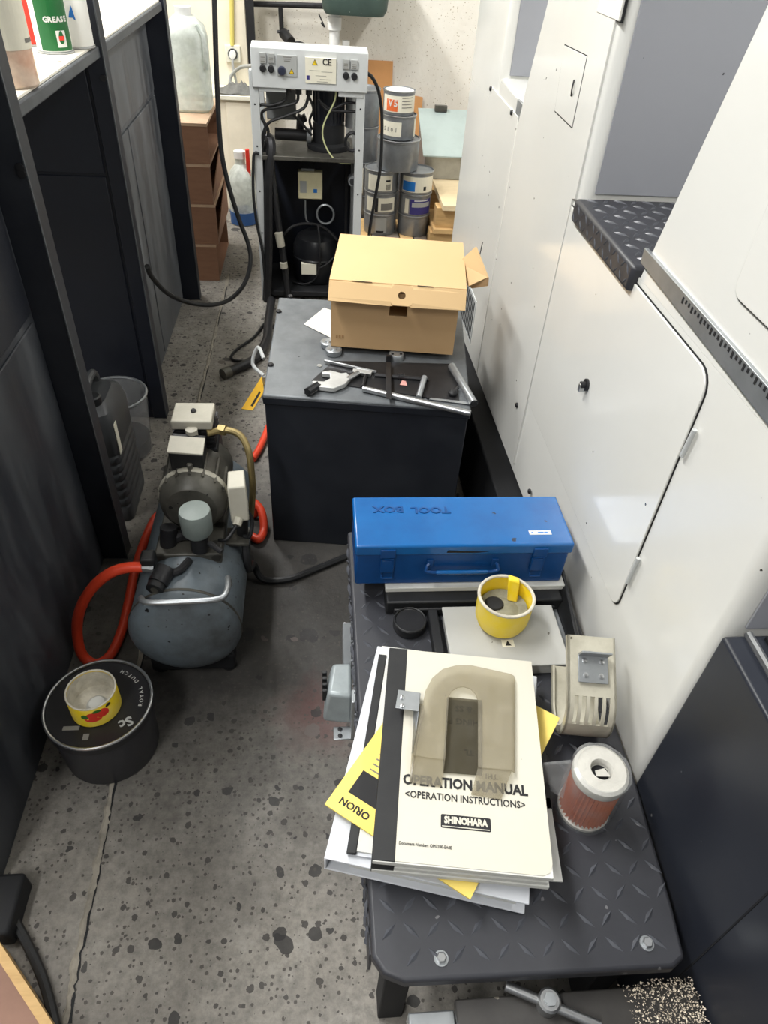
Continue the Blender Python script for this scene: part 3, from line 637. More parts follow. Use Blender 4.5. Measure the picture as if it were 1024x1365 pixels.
# yellow paste cup
q = onz(668, 838, ZP+.028)
cup = thing('paste_cup', 'round yellow plastic cup of grey paste with a scraper on the grey box', 'cup', (q.x, q.y+.012, ZP+.0285))
cup.scale = (1.13, 1.13, 1.13)
MB().lathe([(.0, 0), (.024, 0), (.034, .006), (.0385, .018), (.0395, .034), (.0395, .05), (.0402, .058), (.0375, .058), (.0368, .05), (.0362, .03), (.0, .03)], n=36).build('shell', M_yellow, cup)
MB().tube([(.0388*math.cos(a), .0388*math.sin(a), .0585) for a in [2*PI*i/36 for i in range(36)]], .0024, 8, closed=True).build('crusted_rim', M_paste, cup)
MB().lathe([(.036, .030), (.034, .036), (.022, .031), (.012, .034), (.0, .033)], n=24).build('paste', M_pastedk, cup)
MB().lathe([(.014, 0), (.012, .0024), (0, .003)], (-.012, .008, .0335), 16).build('dark_puddle', M_gap, cup)
scp = MB().hexa([Vector(p) for p in ((.008, .014, .032), (.022, .010, .032), (.024, .016, .032), (.010, .020, .032))], [Vector(p) for p in ((.006, .022, .068), (.022, .018, .066), (.024, .028, .066), (.008, .034, .068))]).build('scraper', M_yellow, cup, bevel=.002)

# beige slotted guard
gd = thing('fan_guard', 'beige plastic slotted cooling guard with a steel bracket leaning by the press wall', 'guard', (.383, .56, ZP))
tilt = Matrix.Translation((.383, .565, ZP+.052)) @ Matrix.Rotation(math.radians(-8), 4, 'Z') @ Matrix.Rotation(math.radians(-62), 4, 'X')
# local: axis x (width), profile in y(out)/z: U opening towards +z after tilt
hw = .034; R0, T0 = .050, .0035
prof = []
for a in range(0, 181, 12): prof.append((-R0*math.cos(math.radians(a)), -R0*math.sin(math.radians(a))))
prof = [(-R0, .085)]+prof+[(R0, .055)]
def shell(x0, x1, P, t):
    mb = WB(); vs = []; n = len(P)
    for i, (u, v) in enumerate(P):
        a = Vector(P[max(0, i-1)]); b = Vector(P[min(n-1, i+1)]); d = (b-a).normalized(); nn = Vector((-d.y, d.x))
        for x in (x0, x1):
            for s in (0, t): vs.append(tilt @ Vector((x, u+nn.x*s, v+nn.y*s)))
    fs = []
    for i in range(n-1):
        a = i*4; b = a+4
        fs += [(a, a+2, b+2, b), (a+1, b+1, b+3, a+3), (a, b, b+1, a+1), (a+2, a+3, b+3, b+2)]
    fs += [(0, 1, 3, 2), (4*n-4, 4*n-2, 4*n-1, 4*n-3)]
    return mb.add(vs, fs)
# split the curve so that the slots are real openings
full = prof; s0, s1 = 1, 5
shell(-hw, hw, full[:s0+1], T0).build('top_shell', M_beige, gd)
shell(-hw, hw, full[s1:], T0).build('bottom_shell', M_beige, gd)
xs = [-hw, -hw+.008]
sl = (2*hw-.016)/9.
for i in range(6):
    if i == 0: a, b = -hw, -hw+.009
    elif i == 5: a, b = hw-.009, hw
    else: a = -hw+.009+(i*2-1)*sl*.98; b = a+sl*.8
    shell(a, b, full[s0:s1+1], T0).build('slot_bar', M_beige, gd)
for s in (-1, 1):
    mb = shell(s*hw-(.003 if s > 0 else 0), s*hw+(0 if s > 0 else .003), full, .012); mb.build('side_flange', M_beige, gd)
bb = WB().box(-.021, .021, -R0-.0065, -R0-.0035, .018, .058, tilt).build('steel_bracket', M_galv, gd, bevel=.0005)
WB().box(-.021, .021, -R0-.028, -R0-.004, .055, .058, tilt).build('bracket_flange', M_galv, bb, bevel=.0005)
for (u, v) in ((-.011, .028), (.011, .028), (-.012, .048), (.012, .048)):
    WB().lathe([(.0036, 0), (.0036, .0015), (.0, .0025)], tilt @ Vector((u, -R0-.0065, v)), 10, tilt.to_3x3().to_4x4() @ Matrix.Rotation(PI/2, 4, 'X')).build('screw', M_steel, bb)

# oil filter cartridge in film
fc = thing('filter_cartridge', 'brown pleated filter cartridge with white cap wrapped in clear film', 'filter', (.356, .430, ZP))
MB().lathe([(.0335, .006), (.0335, .090)], n=72, fn=lambda k: 1.0 if k % 2 else .87).build('pleated_paper', M_filter, fc, angle=10)
MB().lathe([(.0, .0), (.034, 0), (.035, .003), (.035, .007), (.033, .008)], n=36).build('bottom_cap', M_wrap, fc)
MB().lathe([(.035, .088), (.0358, .094), (.0350, .101), (.031, .104), (.022, .1035), (.0145, .104), (.0125, .1005), (.0125, .0925), (0, .0925)], n=36).build('top_cap', M_wrap, fc)
MB().lathe([(.0115, .0926), (.0115, .0932), (0, .0932)], n=20).build('bore', M_gap, fc)
mb = MB(); n = 40; vs = []
random.seed(3)
for j, (r, z) in enumerate(((.037, .002), (.0372, .03), (.0368, .06), (.0374, .09), (.0365, .104), (.030, .1065))):
    for k in range(n):
        a = 2*PI*k/n; rr = r+random.uniform(0, .0018); vs.append((rr*math.cos(a), rr*math.sin(a), z+random.uniform(-.0006, .0012)))
mb.add(vs, [(j*n+k, j*n+(k+1) % n, (j+1)*n+(k+1) % n, (j+1)*n+k) for j in range(5) for k in range(n)]).build('film_wrap', M_film, fc, angle=20)
MB().add([(-.03, .02, .085), (-.075, .035, .055), (-.072, .03, .03), (-.034, .0, .03), (-.03, .024, .0862), (-.076, .037, .056), (-.073, .032, .03), (-.034, .001, .03)], [(0, 1, 2, 3), (4, 7, 6, 5), (0, 4, 5, 1), (1, 5, 6, 2), (2, 6, 7, 3), (3, 7, 4, 0)]).build('film_tail', M_film, fc)
MB().add([(-.010, -.009, .1035), (.008, -.010, .1035), (.006, .004, .098), (-.006, .003, .095)], [(0, 1, 2, 3)]).build('film_fold', M_wrap, fc, solid=.0006)

# ---- blue toolbox
TB = thing('toolbox', 'blue steel toolbox with embossed lid, two latches and a wire handle', 'toolbox', (.238, .868, ZP+.041))
x0, x1, y0, y1, z0, z1 = -.178, .180, -.056, .062, 0, .094
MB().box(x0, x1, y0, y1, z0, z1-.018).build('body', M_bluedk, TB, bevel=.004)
MB().box(x0-.002, x1+.004, y0-.004, y1+.003, z1-.022, z1).build('lid', M_blue, TB, bevel=.004, seg=3)
for s in (x0+.052, x1-.052):
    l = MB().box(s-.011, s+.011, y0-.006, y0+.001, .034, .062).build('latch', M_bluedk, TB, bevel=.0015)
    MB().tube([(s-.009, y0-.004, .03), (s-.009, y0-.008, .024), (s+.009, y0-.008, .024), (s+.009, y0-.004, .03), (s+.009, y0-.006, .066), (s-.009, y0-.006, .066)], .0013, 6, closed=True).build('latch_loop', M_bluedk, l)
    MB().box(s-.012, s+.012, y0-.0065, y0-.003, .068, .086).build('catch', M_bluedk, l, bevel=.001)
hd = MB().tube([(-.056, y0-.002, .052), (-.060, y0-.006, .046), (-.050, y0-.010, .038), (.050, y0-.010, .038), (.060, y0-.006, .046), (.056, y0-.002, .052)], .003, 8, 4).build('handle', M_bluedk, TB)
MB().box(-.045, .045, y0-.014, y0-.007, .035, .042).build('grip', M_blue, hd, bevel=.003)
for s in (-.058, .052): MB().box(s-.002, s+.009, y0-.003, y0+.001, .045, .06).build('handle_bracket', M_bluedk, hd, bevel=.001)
stk = MB().box(x1-.068, x1-.030, -.036, -.026, z1, z1+.0004).build('sticker', M_paper, TB)
for i, w_ in enumerate((.003, .010, .006)): MB().box(x1-.064+i*.011, x1-.064+i*.011+w_, -.0325, -.0295, z1+.0003, z1+.0006).build('print_mark', M_bluep, stk)
ZT = ZP+.041+z1
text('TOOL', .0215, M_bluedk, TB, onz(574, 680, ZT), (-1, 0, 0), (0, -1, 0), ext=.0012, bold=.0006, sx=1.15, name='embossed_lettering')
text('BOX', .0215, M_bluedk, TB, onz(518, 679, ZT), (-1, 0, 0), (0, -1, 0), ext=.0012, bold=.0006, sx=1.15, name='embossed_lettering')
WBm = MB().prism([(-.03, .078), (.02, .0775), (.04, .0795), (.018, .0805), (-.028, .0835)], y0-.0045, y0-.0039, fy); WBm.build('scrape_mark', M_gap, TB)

# ------------------------------------------------------------------ black cabinet with tools and carton
ZC = .434
ca = [onz(350, 526, ZC), onz(628, 546, ZC), Vector((.385, 1.765, ZC)), onz(372, 396, ZC)]
CB = thing('black_cabinet', 'low black steel cabinet with worn grey top under the carton', 'cabinet', (.13, 1.53, 0))
def lerp4(s, z): 
    c = sum(ca, Vector())/4; return [Vector((c.x+(p.x-c.x)*s, c.y+(p.y-c.y)*s, z)) for p in ca]
WB().hexa(lerp4(.985, .0), lerp4(.985, ZC-.022)).build('body', M_cab, CB, bevel=.002)
WB().hexa(lerp4(1, ZC-.024), lerp4(1, ZC)).build('top', M_cabtop, CB, bevel=.004)
WB().hexa(lerp4(1.0, ZC-.0245), lerp4(1.004, ZC-.006)).build('top_rim', M_cab, CB, bevel=.002)
for p in ((372, 416), (361, 487), (387, 396)):
    q = onz(*p, ZC); WB().lathe([(.007, 0), (.007, .004), (.005, .006), (0, .006)], q, 8).build('top_screw', M_darkmet, CB)
def slab2(name, quad, m, t, par, bev=0):
    q = [Vector(p) for p in quad]; return WB().hexa(q, [p+Vector((0, 0, t)) for p in q]).build(name, m, par, bevel=bev)
# white paper on top
q = onz(420, 430, ZC)
tag(WB().hexa([onz(405, 432, ZC+.0008), onz(445, 452, ZC+.0008), onz(462, 420, ZC+.0008), onz(432, 410, ZC+.0008)], [onz(405, 432, ZC+.002), onz(445, 452, ZC+.002), onz(462, 420, ZC+.002), onz(432, 410, ZC+.002)]).build('dirty_sheet', M_paper, loc=(q.x, q.y, ZC)), 'dirty white sheet half under the carton on the cabinet', 'paper')
# carton
A = onz(441, 470, ZC); B = onz(602, 482, ZC); ang = math.atan2(B.y-A.y, B.x-A.x); CWd = (B-A).length; CD = .25; CH = .158
cx = thing('carton', 'open brown cardboard carton with folded lid and hand hole on the black cabinet', 'box', (A.x, A.y, ZC+.0175), ang)
CH -= .0175
t = .004
hx0, hx1, hz0, hz1 = CWd*.46, CWd*.60, CH-.054, CH-.018
MB().box(0, hx0, 0, t, 0, CH).box(hx1, CWd, 0, t, 0, CH).box(hx0, hx1, 0, t, 0, hz0).box(hx0, hx1, 0, t, hz1, CH).build('front_wall', M_card, cx)
MB().box(0, CWd, CD-t, CD, 0, CH).build('back_wall', M_card, cx)
MB().box(0, t, t, CD-t, 0, CH).build('side_wall', M_card, cx)
MB().box(CWd-t, CWd, t, CD-t, 0, CH).build('side_wall', M_card, cx)
MB().box(t, CWd-t, t, CD-t, 0, t).build('bottom', M_card, cx)
# lid: rises a little at the back, front flap drops over the wall; both one folded sheet
Lx0, Lx1 = -.004, CWd+.012
def lidsheet(name, P, m=M_cardlid, par=cx):
    mb = MB(); vs = []
    for (y, z) in P: vs += [(Lx0, y, z), (Lx1, y, z), (Lx0, y, z+.0045), (Lx1, y, z+.0045)]
    fs = []
    for i in range(len(P)-1):
        a = i*4; b = a+4; fs += [(a, a+1, b+1, b), (a+2, b+2, b+3, a+3), (a, b, b+2, a+2), (a+1, a+3, b+3, b+1)]
    e = (len(P)-1)*4; fs += [(0, 2, 3, 1), (e, e+1, e+3, e+2)]
    return mb.add(vs, fs).build(name, m, par, angle=25)
lidsheet('lid', [(CD+.004, CH+.026), (.06, CH+.020), (.002, CH+.016)])
hcx, hr, hh = (Lx0+Lx1)/2+.01, .0085, .046
def flap_pt(x, v): return (x, .001-.030*v, CH+.0185-.034*v)
vs = []; fs = []
K = 24; sq = []
for k in range(K):
    a = 2*PI*(k+.5)/K; dx, dy = math.cos(a), math.sin(a); m_ = max(abs(dx), abs(dy)); sq.append((hcx+dx/m_*hh/2, .5-dy/m_*.5))
vs = [flap_pt(*p) for p in sq]+[flap_pt(hcx+math.cos(2*PI*(k+.5)/K)*hr, .5-math.sin(2*PI*(k+.5)/K)*hr/hh) for k in range(K)]
fl = MB().add(vs, [(k, (k+1) % K, K+(k+1) % K, K+k) for k in range(K)])
for xa, xb in ((Lx0, hcx-hh/2), (hcx+hh/2, Lx1)):
    for j in range(6): fl.add([flap_pt(xa, j/6), flap_pt(xb, j/6), flap_pt(xb, (j+1)/6), flap_pt(xa, (j+1)/6)], [(0, 1, 2, 3)])
for sx_ in (-1, 1):
    for v_, k_ in ((0, 1), (1, -1)): fl.add([flap_pt(hcx+sx_*hh/2, v_), flap_pt(hcx+sx_*hh/2*.76, v_), flap_pt(hcx+sx_*hh/2, v_+k_*.12)], [(0, 1, 2)])
fl.build('front_flap', M_cardlid, cx, solid=.004)
def cpx(px, py, z): return WM(cx).inverted() @ onz(px, py, z)
MB().add([cpx(612, 350, .606), cpx(635, 329, .662), cpx(651, 370, .64), cpx(625, 382, .60)], [(0, 1, 2, 3)]).build('side_flap', M_cardlid, cx, solid=.004)
MB().add([cpx(651, 370, .64), cpx(650, 381, .62), cpx(629, 384, .595), cpx(626, 379, .602)], [(0, 1, 2, 3)]).build('torn_corner', M_card, cx, solid=.004)
MB().tube([(CWd+.045, .15, CH+.03), (CWd+.05, .17, CH+.065)], .0012, 5).build('loose_thread', M_rubber, cx)
for (xa, xb) in ((.045, .09), (.19, .225)): MB().box(xa, xb, -.0005, .0015, CH+.0206, CH+.0214).build('crease_cut', M_gap, cx)
for i in range(3): MB().box(.012+i*.007, .016+i*.007, -.0006, .0, .022, .030).build('print_mark', mat('faded_print', (150, 116, 78), .9), cx)
# tools on the cabinet
def tl(px, py, h=0.): return onz(px, py, ZC+h)
def tool(name, label, cat, px, py): q = onz(px, py, ZC); return thing(name, label, cat, (q.x, q.y, ZC))
# carton rests on the tools: rods under it
w1 = tool('caster_wheel', 'pair of small steel disc wheels at the carton corner', 'wheel', 438, 468)
for p in ((438, 462), (445, 472)):
    q = tl(*p, .001); WB().lathe([(.0, .0), (.017, 0), (.019, .004), (.019, .013), (.016, .015), (.008, .0135), (.006, .0165), (0, .0165)], q, 22).build('disc', M_galv, w1)
w1b = tool('flange_disc', 'round steel flange disc with two screws poking out under the carton', 'disc', 528, 486)
q = tl(528, 478, .0); d = WB().lathe([(0, 0), (.018, 0), (.018, .012), (.016, .015), (0, .015)], q, 24).build('plate', M_galv, w1b)
for s in (-.010, .010): WB().lathe([(.003, .0145), (.003, .017), (0, .0175)], q+Vector((s, -.006, 0)), 8).build('screw', M_darkmet, d)
fk = tool('fork_puller', 'bright cast fork jaw puller with a black knob at the cabinet edge', 'tool', 440, 510)
C = tl(441, 509, .004)
poly = [onz(*p, ZC+.004) for p in ((429, 501), (441, 499), (455, 503), (462, 502), (468, 508), (460, 517), (445, 523), (420, 520), (416, 513), (432, 514), (440, 510), (440, 504), (430, 503))]
n = len(poly); WB().add([p for p in poly]+[p+Vector((0, 0, .011)) for p in poly], [tuple(range(n)), tuple(range(2*n-1, n-1, -1))]+[(i, (i+1) % n, n+(i+1) % n, n+i) for i in range(n)]).build('fork', M_alu, fk, bevel=.0015)
a, b = tl(424, 514, .010), tl(410, 523, .010); WB().tube([a, b], .0085, 12).build('knob', M_rubber, fk)
for i in range(6):
    aa = 2*PI*i/6; d = (b-a).normalized(); s1 = d.orthogonal().normalized(); s2_ = d.cross(s1); off = (s1*math.cos(aa)+s2_*math.sin(aa))*.0085
    WB().tube([a+off, b+off], .002, 6).build('knob_ridge', M_rubber, fk)
WB().tube([tl(463, 506, .01), tl(478, 497, .012)], .006, 10).build('shank', M_steel, fk)
bl = tool('steel_bracket_block', 'small bright steel block clamped behind the fork puller', 'block', 482, 500)
WB().hexa([tl(470, 499, .001), tl(494, 503, .001), tl(497, 497, .001), tl(471, 494, .001)], [tl(470, 495, .014), tl(494, 499, .014), tl(497, 494, .014), tl(471, 491, .014)]).build('block', M_alu, bl, bevel=.001)
WB().tube([tl(488, 499, .009), tl(484, 515, .006)], .004, 8).build('peg', M_darkmet, bl)
r1 = tool('steel_rod', 'long polished steel rod overhanging the cabinet front edge', 'rod', 550, 535)
WB().tube([tl(484, 518, .0075), tl(627, 551, .0075)], .0068, 14).build('rod_body', M_steel, r1)
r2 = tool('tubular_bracket', 'bent steel tube frame with open end at the cabinet corner', 'bracket', 620, 510)
WB().tube([tl(602, 488, .009), tl(632, 538, .009)], .0088, 14, caps=False).build('tube', M_galv, r2)
WB().tube([tl(632, 538, .009), tl(632.5, 539, .009)], .0062, 12).build('tube_bore', M_gap, r2)
WB().hexa([tl(572, 533, .001), tl(626, 540, .001), tl(628, 537, .001), tl(574, 531, .001)], [tl(572, 532, .004), tl(626, 539, .004), tl(628, 536, .004), tl(574, 530, .004)]).build('flat_bar', M_galv, r2)
r3 = tool('threaded_spindle', 'dark threaded spindle lying behind the polished rod', 'spindle', 540, 503)
WB().tube([tl(500, 500, .006), tl(571, 506, .006)], .0052, 10).build('spindle', M_darkmet, r3)
for i in range(5): 
    q = tl(531+i*2.0, 502.5, .006); WB().lathe([(.008, -.001), (.008, .001)], q, 12, Matrix.Rotation(PI/2, 4, 'Y')).build('collar', M_darkmet, r3)
r4 = tool('flat_spanner', 'flat dark steel bar standing across the polished rod', 'bar', 518, 505)
WB().hexa([tl(514, 483, .016), tl(521, 483, .016), tl(522, 532, .016), tl(515, 532, .016)], [tl(514, 483, .02), tl(521, 483, .02), tl(522, 532, .02), tl(515, 532, .02)]).build('bar_body', M_darkmet, r4, bevel=.001)
WB().box(tl(518, 483).x-.006, tl(518, 483).x+.006, tl(518, 483).y-.004, tl(518, 483).y+.004, ZC+.0005, ZC+.018).build('bar_foot', M_darkmet, r4)
r5 = tool('short_tube', 'short grey tube lying between the spindle and the rod', 'tube', 562, 520)
WB().tube([tl(566, 503, .0165), tl(558, 530, .0065)], .0064, 12).build('tube_body', M_galv, r5)
r6 = tool('dark_plate', 'oily dark plate under the fork puller', 'plate', 480, 505)
slab2('plate_body', [tl(416, 508, .0005), tl(612, 537, .0005), tl(606, 486, .0005), tl(445, 482, .0005)], M_darkmet, .0022, r6)
r7 = tool('thin_rod', 'thin bright rod behind the fork puller by the disc wheels', 'rod', 470, 490)
WB().tube([tl(433, 481, .007), tl(502, 496, .007)], .0038, 8).build('rod_body', M_steel, r7)
r8 = tool('ball_lever', 'round black ball lever inside the tube bracket corner', 'lever', 603, 528)
MB().lathe([(0, 0), (.006, .001), (.0105, .006), (.0105, .011), (.006, .016), (0, .017)], n=18).build('ball', M_rubber, r8)
MB().tube([(0, 0.002, .009), (.014, .022, .009)], .0045, 10).build('stem', M_darkmet, r8)
r9 = tool('hex_nut', 'small dark hex nut beside the short tube', 'nut', 571, 531)
MB().lathe([(.003, 0), (.006, 0), (.006, .005), (.003, .005)], n=6).build('nut_body', M_darkmet, r9)
r10 = tool('washer', 'small steel washer near the disc wheels', 'washer', 426, 488)
MB().lathe([(.0025, 0), (.006, 0), (.006, .002), (.0025, .002)], n=14).build('ring', M_steel, r10)
tag(WB().hexa([tl(533, 513, .003), tl(543, 514, .003), tl(541, 508, .003), tl(536, 507, .003)], [tl(533, 513, .005), tl(543, 514, .005), tl(541, 508, .005), tl(536, 507, .005)]).build('pink_scrap', mat('pink_scrap', (206, 150, 142), .8), loc=tuple(tl(538, 511, .003))), 'tiny pink scrap between the spindle and the polished rod', 'scrap')
# items on the floor left of the cabinet
yl = tag(WB().hexa([onz(322, 545, .0008), onz(337, 547, .0008), onz(352, 522, .0008), onz(350, 500, .0008)], [onz(322, 545, .002), onz(337, 547, .002), onz(352, 522, .002), onz(350, 500, .002)]).build('yellow_label', mat('amber_label', (238, 186, 46), .5), loc=tuple(onz(338, 535, 0))), 'amber printed label strip on the floor beside the black cabinet', 'label')
WB().hexa([onz(*p, .0021) for p in ((334, 541), (337, 542), (348, 523), (346, 521))], [onz(*p, .0024) for p in ((334, 541), (337, 542), (348, 523), (346, 521))]).build('print_line', M_ink, yl)
wh = thing('wire_handle', 'bent white wire handle resting against the black cabinet side', 'handle', tuple(onz(345, 490, 0)))
WB().tube([onz(352, 478, .15), onz(344, 463, .16), onz(337, 485, .11), onz(352, 501, .10)], .006, 8, 4).build('wire', M_greymet, wh)
WB().tube([onz(352, 501, .10), onz(353, 512, .0)], .006, 8).build('wire_leg', M_greymet, wh)

# ------------------------------------------------------------------ compressor
CP = thing('air_compressor', 'oily grey air compressor with horizontal tank, motor and white switch box', 'compressor', (-.27, 1.08, 0))
tx, tz, tr = -.262, .150, .108
Mt = Matrix.Translation((tx, 0, tz)) @ Matrix.Rotation(-PI/2, 4, 'X')     # local z -> +y
y0c, y1c = .905, 1.33
prof = [(tr*math.sin(math.radians(a)), y0c-.045*math.cos(math.radians(a))) for a in range(0, 91, 10)]+[(tr*math.cos(math.radians(a)), y1c+.045*math.sin(math.radians(a))) for a in range(0, 91, 10)]
WB().lathe(prof, n=40, M=Mt).build('tank', M_cyl, CP)
WB().lathe([(tr+.001, y0c+.004), (tr+.002, y0c+.006), (tr+.001, y0c+.010)], n=40, M=Mt).build('weld_seam', M_motor, CP)
for y in (.93, 1.29):
    f = WB().box(tx-.085, tx+.085, y-.02, y+.02, .012, .055).build('foot', M_gap, CP, bevel=.004)
    for s in (-1, 1): WB().lathe([(.016, 0), (.016, .012), (.012, .014)], (tx+s*.07, y, 0), 14).build('rubber_foot', M_rubber, f)
hq = [onz(188, 797, .262), onz(196, 803, .272), onz(245, 802, .274), onz(292, 798, .274), onz(303, 786, .272), onz(304, 770, .258)]
WB().tube([hq[0]+Vector((0, .012, -.03))]+hq+[hq[-1]+Vector((0, .01, -.03))], .0055, 10, 5).build('carry_handle', M_galv, CP)
saddle = WB().box(tx-.06, tx+.07, 1.0, 1.27, .235, .262).build('saddle', M_motor, CP, bevel=.004)
# motor, axis along y
Mm = Matrix.Translation((-.250, .028, .322)) @ Matrix.Rotation(-PI/2, 4, 'X')
WB().lathe([(0, 1.035), (.050, 1.037), (.060, 1.045), (.066, 1.06), (.068, 1.075), (.068, 1.085), (.0655, 1.088), (.0655, 1.17), (.068, 1.175), (.068, 1.19), (0, 1.19)], n=36, M=Mm).build('motor', M_motor, CP)
WB().lathe([(.0685, 1.072), (.0705, 1.075), (.0705, 1.083), (.0685, 1.086)], n=36, M=Mm).build('clamp_band', M_headw, CP)
for k in range(10):
    a = math.radians(-25+k*23); p = Vector((-.250+.0655*math.cos(a), 0, .325+.0655*math.sin(a)))
    WB().tube([p+Vector((0, 1.09, 0)), p+Vector((0, 1.168, 0))], .003, 6).build('cooling_fin', M_motor, CP)
WB().lathe([(.006, 0), (.006, .012), (.004, .014), (0, .014)], (-.250, 1.108, .390), 10).build('lifting_bolt', M_motor, CP)
# pump head behind the motor
WB().box(-.296, -.206, 1.185, 1.262, .262, .385).build('crankcase', M_darkmet, CP, bevel=.006)
hd_ = WB().box(-.285, -.213, 1.185, 1.255, .385, .432).build('cylinder', M_darkmet, CP, bevel=.003)
for i in range(4): WB().box(-.290, -.208, 1.182, 1.258, .388+i*.011, .392+i*.011).build('cylinder_fin', M_darkmet, hd_)
hp = WB().box(-.291, -.211, 1.180, 1.250, .432, .452).build('head_cover', M_headw, CP, bevel=.003)
WB().lathe([(.006, 0), (.006, .003), (.003, .006), (0, .006)], (-.25, 1.217, .452), 8).build('head_bolt', M_darkmet, hp)
ib = WB().hexa([Vector(p) for p in ((-.288, 1.118, .365), (-.226, 1.115, .360), (-.226, 1.165, .365), (-.288, 1.168, .37))], [Vector(p) for p in ((-.287, 1.108, .428), (-.222, 1.105, .424), (-.222, 1.165, .430), (-.287, 1.168, .434))]).build('intake_box', M_rubber, CP, bevel=.002)
WB().hexa([Vector(p) for p in ((-.289, 1.107, .4285), (-.221, 1.104, .4245), (-.221, 1.150, .4305), (-.289, 1.153, .4345))], [Vector(p) for p in ((-.289, 1.107, .4325), (-.221, 1.104, .4285), (-.221, 1.150, .4345), (-.289, 1.153, .4385))]).build('intake_cover', M_headw, ib, bevel=.001)
WB().lathe([(.012, 0), (.012, .02), (0, .022)], (-.25, 1.172, .420), 14).build('valve_cap', M_headw, CP)
# copper pipe
cpz = [Vector((-.222, 1.18, .425)), onz(300, 573, .425), onz(320, 580, .42), onz(331, 600, .40), onz(335, 625, .36), onz(337, 655, .30), onz(334, 690, .22)]
cp_ = WB().tube(cpz, .0072, 10, 5).build('delivery_pipe', M_brass, CP)
WB().tube([onz(292, 572, .425), onz(301, 574, .425)], .0115, 6).build('pipe_nut', M_brass, cp_)
# intake filter cap
q = onz(259, 680, .368)
WB().lathe([(0, -.058), (.024, -.058), (.0295, -.05), (.0305, -.008), (.0285, 0), (.010, .0025), (0, .003)], q, 30).build('air_filter_cap', M_cap, CP)
WB().lathe([(.018, -.10), (.018, -.058)], q, 18).build('filter_neck', M_darkmet, CP)
WB().tube([q+Vector((0, .01, -.085)), q+Vector((-.03, .03, -.09)), q+Vector((-.055, .03, -.10))], .012, 10, 4).build('manifold', M_darkmet, CP)
WB().tube([q+Vector((-.062, .03, -.07)), q+Vector((-.066, .02, -.115))], .017, 12).build('check_valve', M_darkmet, CP)
WB().tube([q+Vector((.02, -.01, -.075)), q+Vector((.045, -.025, -.085))], .006, 10).build('relief_valve', M_darkmet, CP)
# regulator and knob
q = onz(210, 778, .262)
WB().tube([q+Vector((.012, .03, .008)), q], .019, 18).build('regulator', M_darkmet, CP)
WB().tube([q+Vector((-.001, -.002, 0)), q+Vector((-.004, -.014, -.002))], .0165, 18).build('regulator_knob', M_rubber, CP)
WB().tube([q+Vector((-.004, -.0142, -.002)), q+Vector((-.0042, -.0152, -.002))], .007, 14).build('knob_cap', M_motor, CP)
WB().tube([q+Vector((.014, .022, .006)), q+Vector((.035, .028, .004)), q+Vector((.05, .06, .0))], .008, 10, 4).build('regulator_pipe', M_darkmet, CP)
WB().box(q.x-.035, q.x-.008, q.y+.03, q.y+.06, .262, .295).build('regulator_body', M_rubber, CP, bevel=.005)
qa, qb = onz(205, 758, .27), onz(184, 756, .272)
WB().tube([qa, qb], .008, 6).build('hose_coupling', M_galv, CP)
# pressure switch box
q = onz(318, 660, .345)
sw = WB().hexa([Vector(p) for p in ((-.176, 1.065, .285), (-.140, 1.072, .285), (-.146, 1.125, .285), (-.178, 1.12, .285))], [Vector(p) for p in ((-.178, 1.075, .368), (-.143, 1.080, .368), (-.149, 1.13, .372), (-.181, 1.125, .372))]).build('switch_box', mat('switch_cream', (194, 190, 176), .5, var=.3, vscale=25, var_col=(170, 164, 146), spots=((80, .2, .1, (70, 66, 60)),)), CP, bevel=.003)
WB().tube([(-.160, 1.068, .296), (-.164, 1.055, .288)], .009, 10).build('cable_gland', M_headw, sw)
WB().tube([(-.164, 1.055, .288), (-.175, 1.045, .275), (-.185, 1.035, .268), (-.20, 1.04, .262)], .004, 8, 4).build('sensor_wire', M_rubber, sw)
WB().tube([(-.157, 1.1, .285), (-.160, 1.09, .215)], .012, 12).build('switch_stem', M_darkmet, sw)
WB().box(-.195, -.145, 1.06, 1.11, .225, .232).build('mounting_plate', M_motor, CP, bevel=.001)
WB().tube([(-.147, 1.09, .30), (-.137, 1.085, .275), (-.142, 1.07, .245), (-.155, 1.075, .24)], .0045, 8, 4).build('loop_wire', M_rubber, CP)
# power lead
pl = thing('power_cable', 'black power cable running from the compressor to the platform', 'cable', tuple(onz(400, 765, 0)))
WB().tube([(-.155, 1.085, .225), (-.150, 1.06, .16), onz(338, 752, .06), onz(350, 772, .012), onz(385, 772, .009), onz(425, 757, .009), onz(462, 742, .009), onz(485, 735, .009)], .0085, 8, 5).build('lead', M_rubber, pl)
# orange air hose
hs0 = thing('air_hose', 'bright orange rubber air hose looping from the compressor across the floor', 'hose', tuple(onz(125, 885, 0)))
path = [onz(190, 756, .272), onz(168, 757, .270), onz(145, 765, .258), onz(122, 785, .22), onz(106, 815, .16), onz(103, 845, .09), onz(110, 873, .035), onz(128, 885, .012), onz(148, 872, .011), onz(163, 838, .012), onz(172, 800, .012), onz(180, 760, .02), onz(196, 713, .06), onz(212, 688, .05), (-.385, 1.25, .012), (-.36, 1.42, .011), (-.25, 1.46, .011), (-.17, 1.40, .011), onz(335, 668, .05), onz(348, 680, .04), onz(352, 705, .014), onz(345, 719, .012), onz(335, 714, .012)]
WB().tube(path, .0105, 12, 6).build('hose_body', M_orange, hs0)
qm = [onz(126, 782, .232), onz(150, 760, .27), onz(170, 753, .282)]
h2 = thing('air_hose', 'short orange hose length disappearing behind the black cabinet', 'hose', tuple(onz(345, 600, 0)))
WB().tube([onz(337, 612, .011), onz(345, 600, .011), onz(354, 580, .011), onz(362, 560, .011)], .0105, 12, 5).build('hose_body', M_orange, h2)

